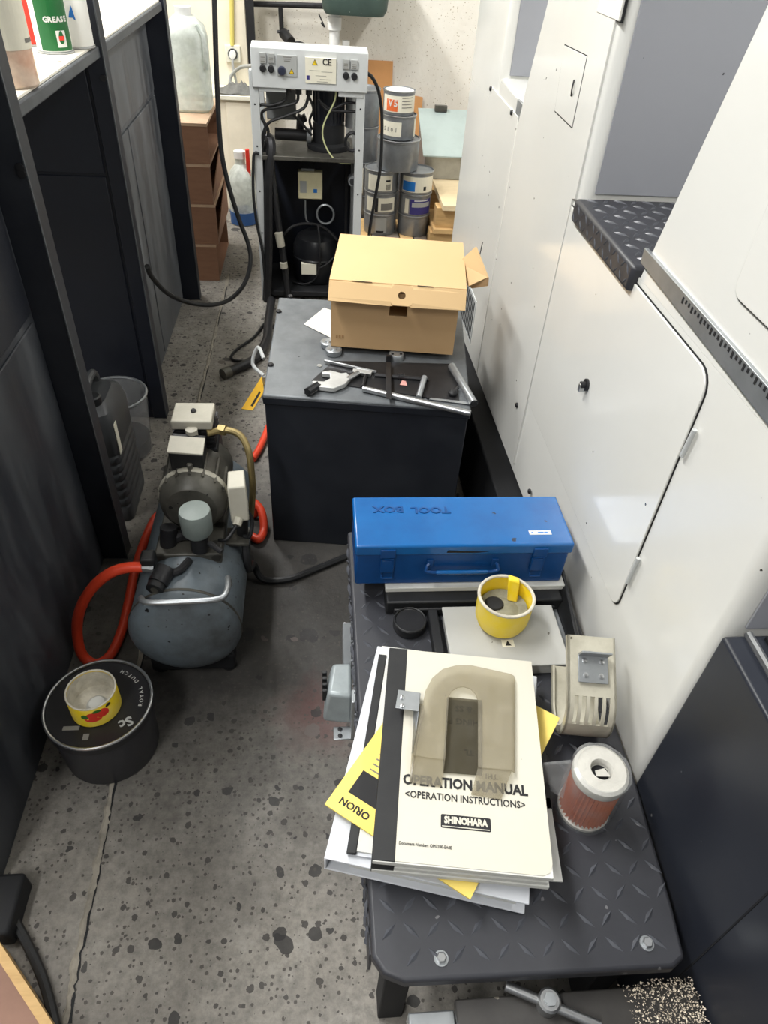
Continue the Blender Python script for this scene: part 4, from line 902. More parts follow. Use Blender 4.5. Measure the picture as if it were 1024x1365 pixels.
# ------------------------------------------------------------------ ink bucket and yellow tin
bc = Vector((-.396, .752, 0))
BK = thing('ink_bucket', 'charcoal ink bucket with silver-rimmed black lid on the concrete floor', 'bucket', bc)
MB().lathe([(0, 0), (.083, 0), (.085, .004), (.090, .128), (.090, .13), (0, .13)], n=48).build('body', M_bucket, BK)
ld = MB().lathe([(.094, .120), (.0945, .134), (.091, .1375), (.0885, .134), (.086, .1335), (0, .1335)], n=48).build('lid', M_lid, BK)
MB().tube([(.092*math.cos(a), .092*math.sin(a), .1375) for a in [2*PI*i/48 for i in range(48)]], .0028, 8, closed=True).build('rim_ring', M_steel, ld)
def arctext(s, r, a0, da, size, cx, z, par):
    for i, ch in enumerate(s):
        if ch == ' ': continue
        a = math.radians(a0+da*i); p = Vector((r*math.cos(a), r*math.sin(a), z)); uu = Vector((-math.sin(a), math.cos(a), 0))
        text(ch, size, M_paper, par, p, uu, Vector((-math.cos(a), -math.sin(a), 0)), world=False)
arctext('ROYAL DUTCH', .074, -4, 7.2, .0095, 0, .1338, ld)
text('Sc', .026, M_grey, ld, (.055, -.040, .1338), (-.85, -.5, 0), (.5, -.85, 0), world=False, bold=.0008)
MB().box(-.012, -.002, -.072, -.060, .1335, .1339).build('lid_print', M_inkg, ld)
MB().box(-.050, -.022, -.052, -.044, .1335, .1339).build('lid_print', M_inkg, ld)
q = onz(127, 955, .1335)
yt = thing('yellow_tin', 'open yellow tin with red strawberry picture standing on the ink bucket lid', 'tin', (bc.x-.002, bc.y-.006, .1385-.0045))
MB().lathe([(.0, 0), (.041, 0), (.0425, .002), (.0425, .050), (.0415, .052), (.0395, .051), (.0392, .004), (0, .004)], n=40).build('shell', M_yellow, yt)
MB().tube([(.041*math.cos(a), .041*math.sin(a), .052) for a in [2*PI*i/40 for i in range(40)]], .0017, 8, closed=True).build('rim', M_paste, yt)
mb = MB(); mb.lathe([(.0390, .05), (.0388, .03), (.037, .012), (.02, .014), (0, .012)], n=36, open0=True).build('paste_lining', M_paste, yt)
MB().lathe([(0, 0), (.018, .001), (.013, .006), (0, .008)], (.004, -.004, .0125), 20).build('paste_lump', M_paper, yt)
def onwrap(poly, r, m, name, par):
    mb = MB(); n = len(poly); c = (sum(p[0] for p in poly)/n, sum(p[1] for p in poly)/n)
    f = lambda a, z, rr: (rr*math.cos(math.radians(a)), rr*math.sin(math.radians(a)), z)
    vs = [f(*p, r) for p in poly]+[f(*c, r+.0004)]
    return mb.add(vs, [(i, (i+1) % n, n) for i in range(n)]).build(name, m, par)
ell = lambda ca, cz, ra, rz, n=18: [(ca+ra*math.cos(2*PI*i/n), cz+rz*math.sin(2*PI*i/n)*(1+.25*math.sin(2*PI*i/n))) for i in range(n)]
onwrap(ell(-78, .026, 20, .013), .0428, M_red, 'red_fruit', yt); onwrap(ell(-54, .031, 14, .011), .0428, M_red, 'red_fruit', yt)
onwrap(ell(-96, .031, 8, .006), .0429, mat('leaf_green', (58, 112, 40), .5), 'green_leaf', yt); onwrap(ell(-66, .042, 10, .004), .0429, MATS['leaf_green'], 'green_leaf', yt)
onwrap(ell(-38, .044, 7, .004), .0429, M_ink, 'black_print', yt)

# ------------------------------------------------------------------ niche: jerry can and clear bucket
JC = thing('jerry_can', 'dark grey plastic jerry can with ribbed side and black cap in the machine niche', 'canister', (-.535, 1.475, 0))
def rloop(w, d, r): return rrect(-w/2, w/2, -d/2, d/2, r, 4)
mb = MB(); vs = []; secs = [(.112, .17, .02, 0), (.118, .176, .024, .012)]
for i in range(7):
    z = .045+i*.026; secs += [(.118, .176, .024, z), (.113, .171, .023, z+.004), (.113, .171, .023, z+.007), (.118, .176, .024, z+.011)]
secs += [(.118, .176, .024, .285), (.108, .164, .03, .318), (.08, .12, .03, .335)]
n = len(rloop(1, 1, .1))
for (w, d, r, z) in secs: vs += [(x, y, z) for x, y in rloop(w, d, r)]
mb.add(vs, [(j*n+k, j*n+(k+1) % n, (j+1)*n+(k+1) % n, (j+1)*n+k) for j in range(len(secs)-1) for k in range(n)]+[tuple(range(n)), tuple((len(secs)-1)*n+k for k in range(n))]).build('body', M_can, JC)
MB().lathe([(.018, 0), (.018, .018), (.015, .021), (0, .021)], (.018, -.045, .333), 20).build('cap', M_rubber, JC)
MB().tube([(.0, .06, .325), (.0, .045, .36), (.0, -.01, .362), (.0, -.02, .33)], .010, 10, 4).build('handle', M_can, JC)
MB().box(.0585, .0598, -.072, -.052, .205, .29).build('paper_tag', M_label, JC)
CBk = thing('clear_bucket', 'clear plastic bucket with grey rim behind the jerry can', 'bucket', tuple(onz(168, 600, 0)))
CBk.location = (-.560, 1.70, 0)
MB().lathe([(0, 0), (.075, 0), (.077, .003), (.090, .19), (.087, .19), (.074, .006), (0, .006)], n=32).build('shell', M_film, CBk)
MB().tube([(.089*math.cos(a), .089*math.sin(a), .19) for a in [2*PI*i/32 for i in range(32)]], .004, 8, closed=True).build('rim', M_galv, CBk)
MB().lathe([(0, .007), (.074, .007), (.076, .05), (0, .05)], n=32).build('residue', M_darkmet, CBk)

# ------------------------------------------------------------------ deck: tins and bottle
def tin(name, label, px, py, r, h, m, cat='tin'):
    q = onz(px, py, ZD); t = thing(name, label, cat, (q.x, q.y, ZD+.0005))
    MB().lathe([(0, 0), (r*.97, 0), (r, .004), (r, h-.005), (r*.97, h), (0, h)], n=36).build('shell', m, t)
    for z in (.002, h-.002): MB().tube([(r*math.cos(a), r*math.sin(a), z) for a in [2*PI*i/36 for i in range(36)]], .0025, 6, closed=True).build('rim', M_steel, t)
    return t, r
g, r = tin('grease_tin', 'green and white grease tin with oval emblem on the white deck', 66, 56, .034, .12, M_tinwhite)
g.location = (-.530, 1.745, ZD+.0005)
def wrapband(a0, a1, z0, z1, r, m, name, par, n=16):
    mb = MB(); vs = []
    for i in range(n+1):
        a = math.radians(a0+(a1-a0)*i/n); vs += [(r*math.cos(a), r*math.sin(a), z0), (r*math.cos(a), r*math.sin(a), z1)]
    return mb.add(vs, [(2*i, 2*i+2, 2*i+3, 2*i+1) for i in range(n)]).build(name, m, par, solid=.0003)
gl = wrapband(-118, 0, .006, .113, .0344, M_greentin, 'green_label', g)
def curvetext(s, size, r, a0, da, z, m, par, bold=0):
    for i, ch in enumerate(s):
        a = math.radians(a0+da*i); p = Vector((r*math.cos(a), r*math.sin(a), z))
        text(ch, size, m, par, p, (-math.sin(a), math.cos(a), 0), (0, 0, 1), world=False, bold=bold)
curvetext('GREASE', .0125, .0349, -86, 13.5, .058, M_paper, gl, .0006)
wrapband(-62, -30, .012, .040, .0347, M_paper, 'emblem_plate', gl, 6)
em = onwrap(ell(-46, .026, 9, .011), .0350, M_greentin, 'emblem', gl); wrapband(-55, -37, .024, .031, .0355, M_red, 'emblem_bar', gl, 5)
t2, r = tin('red_white_tin', 'white tin with broad red band on the white deck', 40, 60, .034, .12, M_tinwhite)
t2.location = (-.600, 1.82, ZD+.0005); wrapband(-75, -15, .004, .116, .0344, M_red, 'red_band', t2)
t3, r = tin('white_tin', 'plain white tin with blue mark beside the green grease tin', 100, 40, .03, .11, M_tinwhite)
t3.location = (-.500, 1.815, ZD+.0005); onwrap([(-95, .055), (-70, .05), (-78, .075), (-88, .065)], .0304, M_bluep, 'blue_mark', t3)
q = onz(22, 110, ZD)
bt = thing('plastic_bottle', 'clear plastic bottle with peach liquid and white label at the deck edge', 'bottle', (-.506, 1.415, ZD+.0005))
MB().lathe([(0, 0), (.034, 0), (.037, .004), (.037, .15), (.030, .17), (.014, .19), (.014, .205), (0, .205)], n=32).build('shell', M_glassb, bt)
MB().lathe([(0, .002), (.0345, .003), (.0355, .008), (.0355, .072), (0, .072)], n=32).build('liquid', M_peach, bt)
wrapband(-110, 60, .055, .14, .0374, M_label, 'paper_label', bt); MB().lathe([(.016, .2), (.016, .222), (0, .222)], n=20).build('cap', M_pvc, bt)
wrapband(-22, 12, .064, .070, .0378, M_inkg, 'print_line', bt, 6)

# ------------------------------------------------------------------ bottom left: board and cable
bd = thing('plywood_board', 'reddish plywood board with pale raw edge on the floor by the black panel', 'board', (-.47, .26, 0))
E1, E2 = onz(0, 1258, .055), onz(72, 1368, .055)
dv = (E2-E1).normalized(); nv = Vector((dv.y, -dv.x, 0));  nv = -nv if nv.x > 0 else nv
E1b, E2b = E1-dv*.01, E2+dv*.25
WB().hexa([p-Vector((0, 0, .053)) for p in (E1b, E2b, E2b+nv*.28, E1b+nv*.28)], [E1b+nv*.012, E2b+nv*.012, E2b+nv*.28, E1b+nv*.28]).build('panel', M_board, bd)
WB().hexa([p-Vector((0, 0, .054)) for p in (E1b-nv*.0005, E2b-nv*.0005, E2b+nv*.012, E1b+nv*.012)], [p+Vector((0, 0, .001)) for p in (E1b-nv*.0005, E2b-nv*.0005, E2b+nv*.012, E1b+nv*.012)]).build('raw_edge', M_wood, bd)
cb = thing('floor_cable', 'thick black cable along the foot of the black panel beside the plywood board', 'cable', tuple(onz(60, 1320, 0)))
WB().tube([onz(0, 1195, .04), onz(18, 1225, .02), onz(38, 1262, .012), onz(55, 1300, .010), onz(66, 1335, .010), onz(74, 1370, .010), onz(80, 1410, .010)], .0075, 8, 5).build('lead', M_rubber, cb)

# ------------------------------------------------------------------ pump rack
RK = thing('pump_rack', 'grey open-frame pump and chiller rack with control panel and warning labels', 'machine', (-.02, 2.87, 0))
YR = 2.72; YR2 = 3.02; rx0, rx1 = -.222, .166
for (x, y) in ((rx0, YR), (rx1-.03, YR), (rx0, YR2-.03), (rx1-.03, YR2-.03)):
    p = WB().box(x, x+.03, y, y+.03, 0, .80).build('post', M_greymet, RK, bevel=.002)
    if y == YR:
        for z in (.12, .27, .42, .57, .70): WB().lathe([(.003, 0), (.003, .001), (0, .0012)], (x+.015, y, z), 8, Matrix.Rotation(PI/2, 4, 'X')).build('hole', M_gap, p)
pz0, pz1 = .752, .866
cpn = WB().hexa([Vector(p) for p in ((-.212, YR-.012, pz0), (.172, YR-.012, pz0-.002), (.172, YR2, pz0), (-.212, YR2, pz0))], [Vector(p) for p in ((-.212, YR-.004, pz1), (.172, YR-.004, pz1-.002), (.172, YR+.075, pz1+.004), (-.212, YR+.075, pz1+.006))]).build('control_panel', M_greymet, RK, bevel=.003)
YF = YR-.0135
def pan(px, py): return ony(px, py, YF)
def plate(name, p0, p1, m, par=cpn, d=.001):
    a, b = pan(*p0), pan(*p1); return WB().box(a.x, b.x, YF-d, YF+.010, b.z, a.z).build(name, m, par)
plate('label_grey', (346, 70), (355, 84), M_grey); plate('label_grey', (357, 71), (366, 84), M_grey)
plate('label_grey', (457, 79), (466, 92), M_grey); plate('label_grey', (468, 80), (477, 93), M_grey)
for (x, y) in ((350.5, 91), (361.5, 92), (461.5, 101), (472.5, 102)):
    q = pan(x, y); WB().lathe([(.0105, -.008), (.0105, .003), (.008, .005), (0, .005)], q, 18, Matrix.Rotation(PI/2, 4, 'X')).build('button', M_gap, cpn)
sp_ = plate('switch_plate', (369, 73), (396, 102), M_grey)
q = pan(376, 94); kn = WB().lathe([(.0135, -.004), (.0135, .006), (.011, .012), (0, .013)], q, 20, Matrix.Rotation(PI/2, 4, 'X')).build('rotary_switch', mat('navy_knob', (44, 48, 66), .4), cpn)
ml = plate('rating_label', (407, 76), (448, 112), M_label, d=.0012)
def tri(px, py, s, par):
    c = pan(px, py); f = lambda u, v, t: (c.x+u, t, c.z+v)
    a = WB().prism([(-s, -s*.8), (s, -s*.8), (0, s)], YF-.0022, YF-.001, f).build('warning_triangle', M_ink, par)
    WB().prism([(-s*.72, -s*.64), (s*.72, -s*.64), (0, s*.66)], YF-.0028, YF-.002, f).build('triangle_fill', M_warn, par)
    WB().prism([(-s*.12, -s*.1), (s*.22, s*.02), (.0, -s*.5), (-s*.02, -s*.14), (-s*.2, -.1*s), (s*.05, s*.35)], YF-.0032, YF-.0026, f).build('triangle_bolt', M_ink, par)
tri(420, 83, .0095, ml); tri(389, 95, .0085, sp_)
text('CE', .025, M_ink, ml, pan(436, 83)+Vector((0, -.0025, 0)), (1, 0, 0), (0, 0, 1), bold=.0004)
for (px, py) in ((420, 94), (436, 96), (428, 101), (434, 106), (430, 109)):
    c = pan(px, py); WB().box(c.x-.018, c.x+.018, YF-.0016, YF-.001, c.z-.0006, c.z+.0006).build('print_line', M_inkg, ml)
c = pan(411, 103); WB().box(c.x-.005, c.x+.005, YF-.0018, YF-.001, c.z-.006, c.z+.006).build('blue_mark', M_purp, ml)
for k in range(3):
    c = pan(383, 76+k*2.6); WB().box(c.x-.014+k*.002, c.x+.014-k*.002, YF-.0015, YF-.0008, c.z-.001, c.z+.001).build('print_line', M_inkg, sp_)
for s in ((350.5, 76), (361.5, 77), (461.5, 85), (472.5, 86)):
    for k in range(3):
        c = pan(s[0], s[1]+k*2.6); WB().box(c.x-.007, c.x+.007, YF-.0015, YF-.0008, c.z-.001, c.z+.001).build('print_line', M_inkg, cpn)
WB().box(rx0+.03, rx1-.03, YR+.004, YR2-.004, .525, .540).build('shelf', M_motor, RK, bevel=.002)
WB().box(rx0+.028, rx1-.028, YR2-.015, YR2-.008, .03, .525).build('back_panel', M_navy, RK)
WB().box(rx0+.005, rx0+.012, YR+.03, YR2-.03, .02, .52).build('side_panel', M_navy, RK); WB().box(rx1-.012, rx1-.005, YR+.03, YR2-.03, .02, .52).build('side_panel', M_navy, RK)
WB().box(rx0, rx1, YR+.003, YR2-.003, .02, .04).build('base_tray', M_gap, RK, bevel=.002)
WB().box(.075, .160, YR-.004, YR+.003, .735, .752).build('front_rail', M_greymet, RK, bevel=.001); WB().box(rx0+.03, -.10, YR-.004, YR+.003, .740, .752).build('front_rail', M_greymet, RK, bevel=.001)
WB().box(-.185, -.075, YR2-.04, YR2-.02, .60, .70).build('terminal_box', mat('mid_grey_box', (120, 122, 122), .5), RK, bevel=.004)
# pump motor
mo = Vector((.045, 2.86, .54))
pm = WB().lathe([(.078, 0), (.080, .008), (.078, .018), (.058, .024), (.058, .075), (.056, .085)], mo, 30).build('pump_body', M_gap, RK)
WB().lathe([(.055, .085), (.055, .205), (.05, .21), (0, .21)], mo, 30).build('pump_motor', mat('motor_blueblack', (32, 36, 46), .4), RK)
for k in range(20):
    a = 2*PI*k/20; p = mo+Vector((.056*math.cos(a), .056*math.sin(a), 0)); WB().box(p.x-.0015, p.x+.0015, p.y-.003, p.y+.003, mo.z+.09, mo.z+.19).build('motor_fin', MATS['motor_blueblack'], RK)
WB().tube([(.125, 2.83, .62), (.125, 2.83, .735)], .022, 16).build('capacitor', M_galv, RK)
WB().tube([(-.15, 2.84, .585), (-.02, 2.85, .580)], .020, 14).build('suction_pipe', M_darkmet, RK)
WB().tube([(-.035, 2.85, .581), (-.018, 2.85, .580)], .026, 16).build('pipe_clamp', M_galv, RK)
WB().tube([(-.06, 2.87, .595), (-.055, 2.87, .64), (-.045, 2.87, .62)], .014, 10, 4).build('valve', M_darkmet, RK)
WB().tube([(.13+.025*math.cos(a), 2.79, .58+.03*math.sin(a)) for a in [2*PI*i/16 for i in range(16)]], .006, 8, closed=True).build('coiled_hose', M_darkmet, RK)
def rc(name, pts, r, m, y=2.745, sm=5): WB().tube([ony(px, py, y+dy) for px, py, dy in pts], r, 8, sm).build(name, m, RK)
for (x, y) in ((384, 117), (398, 119), (412, 120)):
    q = ony(x, y, 2.745); WB().tube([q+Vector((0, 0, .014)), q+Vector((0, 0, -.014))], .011, 10).build('cable_gland', M_rubber, RK)
rc('cable', [(384, 122, 0), (379, 134, 0), (362, 140, 0), (347, 140, 0), (344, 150, 0), (354, 168, 0), (350, 190, 0), (346, 215, 0)], .0052, M_rubber)
rc('cable', [(398, 124, 0), (395, 136, 0), (375, 142, .0), (352, 147, .01), (350, 158, .01), (358, 175, .01), (352, 200, .01)], .0052, M_rubber)
rc('cable', [(412, 126, 0), (405, 144, .0), (380, 155, .0), (358, 164, .0), (350, 185, .0), (349, 220, .0)], .0052, M_rubber)
rc('cable', [(411, 126, .01), (418, 145, .04), (413, 160, .05), (416, 172, .07)], .0045, M_rubber)
rc('cable', [(390, 152, .03), (403, 165, .05), (416, 180, .06)], .0045, M_rubber)
rc('cable', [(430, 138, .02), (442, 145, .02), (462, 137, .02), (478, 138, .02)], .0045, M_darkmet)
rc('cable', [(425, 132, .02), (436, 146, .02), (455, 148, .02), (482, 149, .02)], .0045, M_darkmet)
rc('earth_wire', [(448, 118, -.01), (446, 135, -.01), (432, 165, -.01), (431, 185, -.01), (440, 205, -.015), (452, 216, -.015), (468, 218, -.01)], .0026, mat('yellow_green_wire', (196, 200, 150), .5))
rc('drain_hose', [(357, 182, .03), (362, 195, .0), (358, 240, -.02), (358, 300, -.025), (358, 345, -.025), (356, 400, -.03)], .017, M_darkmet)
rc('drain_hose', [(352, 190, .05), (352, 230, .0), (356, 300, .0), (358, 395, .0)], .015, M_rubber)
rc('insulated_pipe', [(361, 215, .0), (366, 260, -.01), (373, 310, -.01), (379, 350, -.02), (385, 398, -.03)], .013, M_darkmet)
a, b = ony(371.5, 310, 2.718), ony(375, 328, 2.717); WB().tube([a, b], .0155, 12).build('white_sleeve', M_headw, RK)
a, b = ony(378, 350, 2.712), ony(379, 357, 2.711); WB().tube([a, b], .0145, 12).build('white_sleeve', M_headw, RK)
# pressure switch, coil, compressor pot
q0, q1_ = ony(397, 229, 2.84), ony(430, 266, 2.84)
ps = WB().box(q0.x, q1_.x, 2.84, 2.88, q1_.z, q0.z).build('pressure_switch', mat('ivory_plastic', (222, 214, 176), .5, var=.2, vscale=20), RK, bevel=.003)
a, b = ony(400, 241, 2.839), ony(409, 257, 2.839); WB().box(a.x, b.x, 2.8385, 2.841, b.z, a.z).build('scale_window', M_grey, ps)
a, b = ony(418, 252, 2.839), ony(423, 257, 2.839); WB().box(a.x, b.x, 2.8385, 2.841, b.z, a.z).build('blue_badge', M_bluep, ps)
a, b = ony(402, 224, 2.86), ony(419, 229, 2.86); WB().box(a.x, b.x, 2.855, 2.95, b.z-.004, a.z).build('switch_bracket', M_galv, ps)
WB().tube([ony(407, 267, 2.85), ony(408, 290, 2.85), ony(413, 298, 2.86), ony(422, 299, 2.87)], .0035, 8, 4).build('capillary', M_galv, RK)
c = ony(434, 286, 2.85); WB().tube([c+Vector((.033*math.cos(t_), .004*math.sin(t_*.5), .036*math.sin(t_))) for t_ in [2*PI*i/28 for i in range(28)]], .0042, 8, closed=True).build('coil_loop', M_galv, RK)
rc('refrigerant_pipe', [(377, 314, .05), (392, 301, .06), (415, 298, .06), (435, 305, .06), (450, 320, .06)], .005, M_darkmet)
rc('refrigerant_pipe', [(424, 300, .05), (426, 320, .03), (426, 355, .02), (420, 372, .03), (405, 379, .03), (390, 375, .05)], .004, M_darkmet)
rc('refrigerant_pipe', [(426, 357, .02), (436, 352, .03), (446, 342, .05)], .004, M_darkmet)
pot = Vector((.0, 2.875, .045))
WB().lathe([(0, 0), (.092, 0), (.098, .01), (.098, .085), (.101, .088), (.101, .094), (.098, .097), (.096, .13), (.08, .165), (.05, .182), (0, .187)], pot, 36).build('chiller_compressor', mat('gloss_black_pot', (24, 25, 28), .28, var=.3, vscale=10, var_col=(50, 50, 52)), RK)
q0, q1_ = ony(402, 352, 2.773), ony(422, 366, 2.773); WB().box(q0.x, q1_.x, 2.772, 2.80, q1_.z, q0.z).build('nameplate', M_label, RK)
WB().tube([ony(470, 238, 2.80), ony(471, 242, 2.75)], .018, 14).build('outlet_pipe', M_galv, RK)
WB().tube([ony(471, 242, 2.7505), ony(471, 242, 2.748)], .013, 12).build('pipe_bore', M_gap, RK)
WB().box(.112, .122, 2.93, 2.94, .05, .52).build('stay_bar', M_darkmet, RK)

# black flexible hoses on the floor from the rack
fhz = thing('waste_hose', 'grey-black waste hose with open end curving over the floor by the cabinet', 'hose', tuple(onz(320, 490, 0)))
WB().tube([onz(362, 400, .018), onz(358, 430, .018), onz(355, 455, .018), onz(340, 478, .018), onz(318, 490, .018), onz(302, 497, .018)], .0165, 12, 5).build('hose_body', M_darkmet, fhz)
WB().tube([onz(306, 495, .018), onz(297, 499, .018)], .019, 14).build('end_sleeve', M_motor, fhz)
c2 = thing('thin_floor_cable', 'thin black cable lying across the floor beside the waste hose', 'cable', tuple(onz(320, 465, 0)))
WB().tube([onz(352, 432, .006), onz(338, 450, .006), onz(318, 464, .006), onz(309, 474, .006), onz(312, 480, .006), onz(330, 481, .006), onz(352, 478, .006)], .005, 8, 5).build('lead', M_rubber, c2)
# hanging cable
hc = thing('hanging_cable', 'black cable hanging from the ceiling and drooping in a loop by the rack', 'cable', (ony(300, 230, 2.45).x, 2.45, 0))
WB().tube([(ony(285, 0, 2.45).x-.01, 2.45, 3.0), (ony(285, 0, 2.45).x-.01, 2.45, 2.0)]+[ony(px, py, 2.45-d) for px, py, d in ((284, -60, 0), (286, 0, 0), (289, 100, 0), (294, 190, 0), (303, 240, 0), (318, 290, 0), (331, 325, 0), (334, 350, .02), (326, 378, .05), (308, 398, .08), (285, 406, .12), (255, 404, .18), (225, 392, .26), (203, 370, .36), (196, 355, .42))], .0075, 8, 6).build('lead', M_rubber, hc)
c3 = thing('rack_cable', 'black cable leaving the rack control panel and falling past the ink tins', 'cable', (ony(508, 200, 2.78).x, 2.78, 0))
WB().tube([ony(px, py, y) for px, py, y in ((489, 97, 2.735), (497, 104, 2.74), (505, 122, 2.76), (509, 150, 2.78), (509, 190, 2.78), (507, 225, 2.78), (500, 265, 2.78), (494, 300, 2.78), (490, 330, 2.78), (488, 352, 2.75), (486, 385, 2.74), (486, 410, 2.735))], .006, 8, 5).build('lead', M_rubber, c3)
c4 = thing('post_cable', 'black cable with rubber grommet down the rack left post', 'cable', (ony(342, 300, 2.70).x, 2.70, 0))
WB().tube([ony(px, py, 2.71) for px, py in ((346, 205), (340, 204), (338, 215), (338, 260), (343, 300), (350, 335), (354, 380), (356, 398))], .0052, 8, 5).build('lead', M_rubber, c4)

# ------------------------------------------------------------------ crates and jug (left, behind the frame)
levels = [0, .152, .308, .455, .594]
CL = ['bottom brown plywood box of the open-sided stack', 'second brown plywood box up in the open-sided stack', 'third brown plywood box up in the open-sided stack', 'topmost brown plywood box in the stack below the jug']
for i in range(4):
    a, b = levels[i], levels[i+1]-.0006; dx = (.012, .0, .006, .002)[i]
    c = thing('plywood_box', CL[i], 'box', (-.56, 3.1, a), 0, 'stacked plywood boxes')
    X0, X1, Y0, Y1 = -.74, -.398-dx, 2.90, 3.32; t_ = .010
    WB().box(X0, X1, Y0, Y0+t_, a+t_, b-t_).build('front_panel', M_ply, c)
    WB().box(X0, X1, Y1-t_, Y1, a+t_, b-t_).build('back_panel', M_ply, c)
    WB().box(X0, X0+t_, Y0+t_, Y1-t_, a+t_, b-t_).build('end_panel', M_ply, c)
    WB().box(X0, X1, Y0-.001, Y1, a, a+t_).build('bottom_panel', M_ply, c)
    WB().box(X0, X1, Y0-.001, Y1, b-t_, b).build('top_panel', M_plyedge, c)
    if i in (1, 2): WB().hexa([Vector(p) for p in ((X1-.004, Y0+t_, a+t_), (X1, Y0+t_, a+t_), (X1, Y1-t_, a+t_), (X1-.004, Y1-t_, a+t_))], [Vector(p) for p in ((X1-.004, Y0+t_, a+t_+.01), (X1, Y0+t_, a+t_+.01), (X1, Y1-t_, b-t_-.004), (X1-.004, Y1-t_, b-t_-.004))]).build('side_web', M_ply, c)
jg = thing('water_jug', 'large translucent plastic jug with handle standing on the plywood boxes', 'jug', (-.475, 3.12, levels[4]))
secs = [(.13, .13, .03, 0), (.15, .15, .035, .01), (.15, .15, .035, .235), (.135, .135, .04, .27), (.07, .07, .03, .30)]
mb = MB(); vs = []
for (w, d, r, z) in secs: vs += [(x, y, z) for x, y in rrect(-w/2, w/2, -d/2, d/2, r, 4)]
n = len(rrect(0, 1, 0, 1, .1, 4)); mb.add(vs, [(j*n+k, j*n+(k+1) % n, (j+1)*n+(k+1) % n, (j+1)*n+k) for j in range(4) for k in range(n)]+[tuple(range(n)), tuple(4*n+k for k in range(n))]).build('body', M_jug, jg)
MB().tube([(.05, -.05, .275), (.072, -.06, .24), (.074, -.064, .17), (.068, -.06, .145)], .010, 8, 5).build('handle', M_jug, jg)
MB().lathe([(.03, .3), (.03, .325), (0, .326)], n=20).build('cap', M_pvc, jg)
MB().tube([(-.068, -.06, .26), (-.06, -.074, .275), (-.05, -.07, .285)], .003, 6).build('strap', M_rubber, jg)

# ------------------------------------------------------------------ back wall fittings
def bw(px, py, y=YB): return ony(px, py, y)
pl_ = struct('trim_1', WB().box(-3.19, bw(333, 60).x, YB-.18, YB-.001, 0, 2.98), M_cream)
YQ = YB-.18
so = thing('wall_socket', 'cream round wall socket with plugged cable on the back wall', 'socket', tuple(bw(310, 70, YQ)))
c = bw(311, 71, YQ)
WB().box(c.x-.036, c.x+.036, YQ-.018, YQ-.0005, c.z-.036, c.z+.036).build('cover_plate', M_label, so, bevel=.004)
WB().lathe([(.025, 0), (.025, .004), (.022, .004), (.021, -.004), (0, -.004)], c+Vector((0, -.018, 0)), 22, Matrix.Rotation(PI/2, 4, 'X')).build('socket_ring', M_grey, so)
WB().lathe([(.017, -.004), (.016, .03), (0, .032)], c+Vector((0, -.018, 0)), 16, Matrix.Rotation(PI/2, 4, 'X')).build('plug', M_tinwhite, so)
WB().tube([c+Vector((0, -.04, -.005)), c+Vector((0, -.05, -.05)), c+Vector((.01, -.04, -.12))], .006, 8, 4).build('plug_lead', M_grey, so)
a, b = bw(309, -30, YQ), bw(310, 60, YQ)
tag(WB().tube([Vector((a.x, YQ-.012, 2.4)), Vector((a.x, YQ-.012, a.z)), Vector((b.x, YQ-.012, b.z))], .010, 10).build('yellow_conduit', mat('pale_yellow_conduit', (216, 200, 110), .5), loc=(b.x, YQ, b.z)), 'pale yellow cable conduit running down the wall to the socket', 'conduit')
a = bw(337, 0)
tag(WB().box(a.x-.022, a.x+.016, YB-.20, YB-.17, .55, 2.4).build('dark_upright', M_darkmet, loc=(a.x, YB-.18, .55)), 'dark upright steel channel at the corner of the cream wall', 'channel')
# low cream cabinet with rag
a, b = bw(300, 127, 3.78), bw(340, 127, 3.78)
lc = thing('low_cream_cabinet', 'low cream cabinet under the wall socket with grey rag on top', 'cabinet', ((a.x+b.x)/2-.1, 3.9, 0))
WB().box(a.x-.25, b.x+.05, 3.80, YQ-.001, 0, a.z-.02).build('carcass', M_cream, lc, bevel=.003)
WB().box(a.x-.25, b.x+.06, 3.78, YQ-.001, a.z-.02, a.z).build('worktop', M_label, lc, bevel=.003)
WB().box(a.x+.0, b.x+.04, 3.793, 3.80, .05, a.z-.03).build('door', M_cream, lc, bevel=.002)
rg = thing('grey_rag', 'crumpled grey rag on the low cream cabinet', 'rag', (bw(318, 118, 3.85).x, 3.86, a.z))
mb = MB(); n = 14; vs = []; random.seed(5)
for j in range(n+1):
    for i in range(n+1):
        u, v = i/n-.5, j/n-.5; d = max(0, 1-4*(u*u+v*v)); vs.append((u*.20+random.uniform(-.004, .004), v*.14+random.uniform(-.004, .004), .002+.045*d*(.6+.4*math.sin(u*22+v*9)*math.cos(v*17))+random.uniform(0, .004)))
mb.add(vs, [(j*(n+1)+i, j*(n+1)+i+1, (j+1)*(n+1)+i+1, (j+1)*(n+1)+i) for j in range(n) for i in range(n)]).build('cloth', M_cloth, rg, solid=.002, angle=80)
a_ = bw(318, 100, 3.9)
gc = thing('grey_cable_arch', 'grey flexible tube arching from the cabinet top to the rack', 'tube', (a_.x, 3.9, a.z))
WB().tube([ony(306, 112, 3.96), ony(309, 100, 3.96), ony(320, 90, 3.9), ony(332, 88, 3.7), ony(340, 88, 3.4), ony(346, 92, 3.04)], .008, 8, 5).build('lead', M_grey, gc)
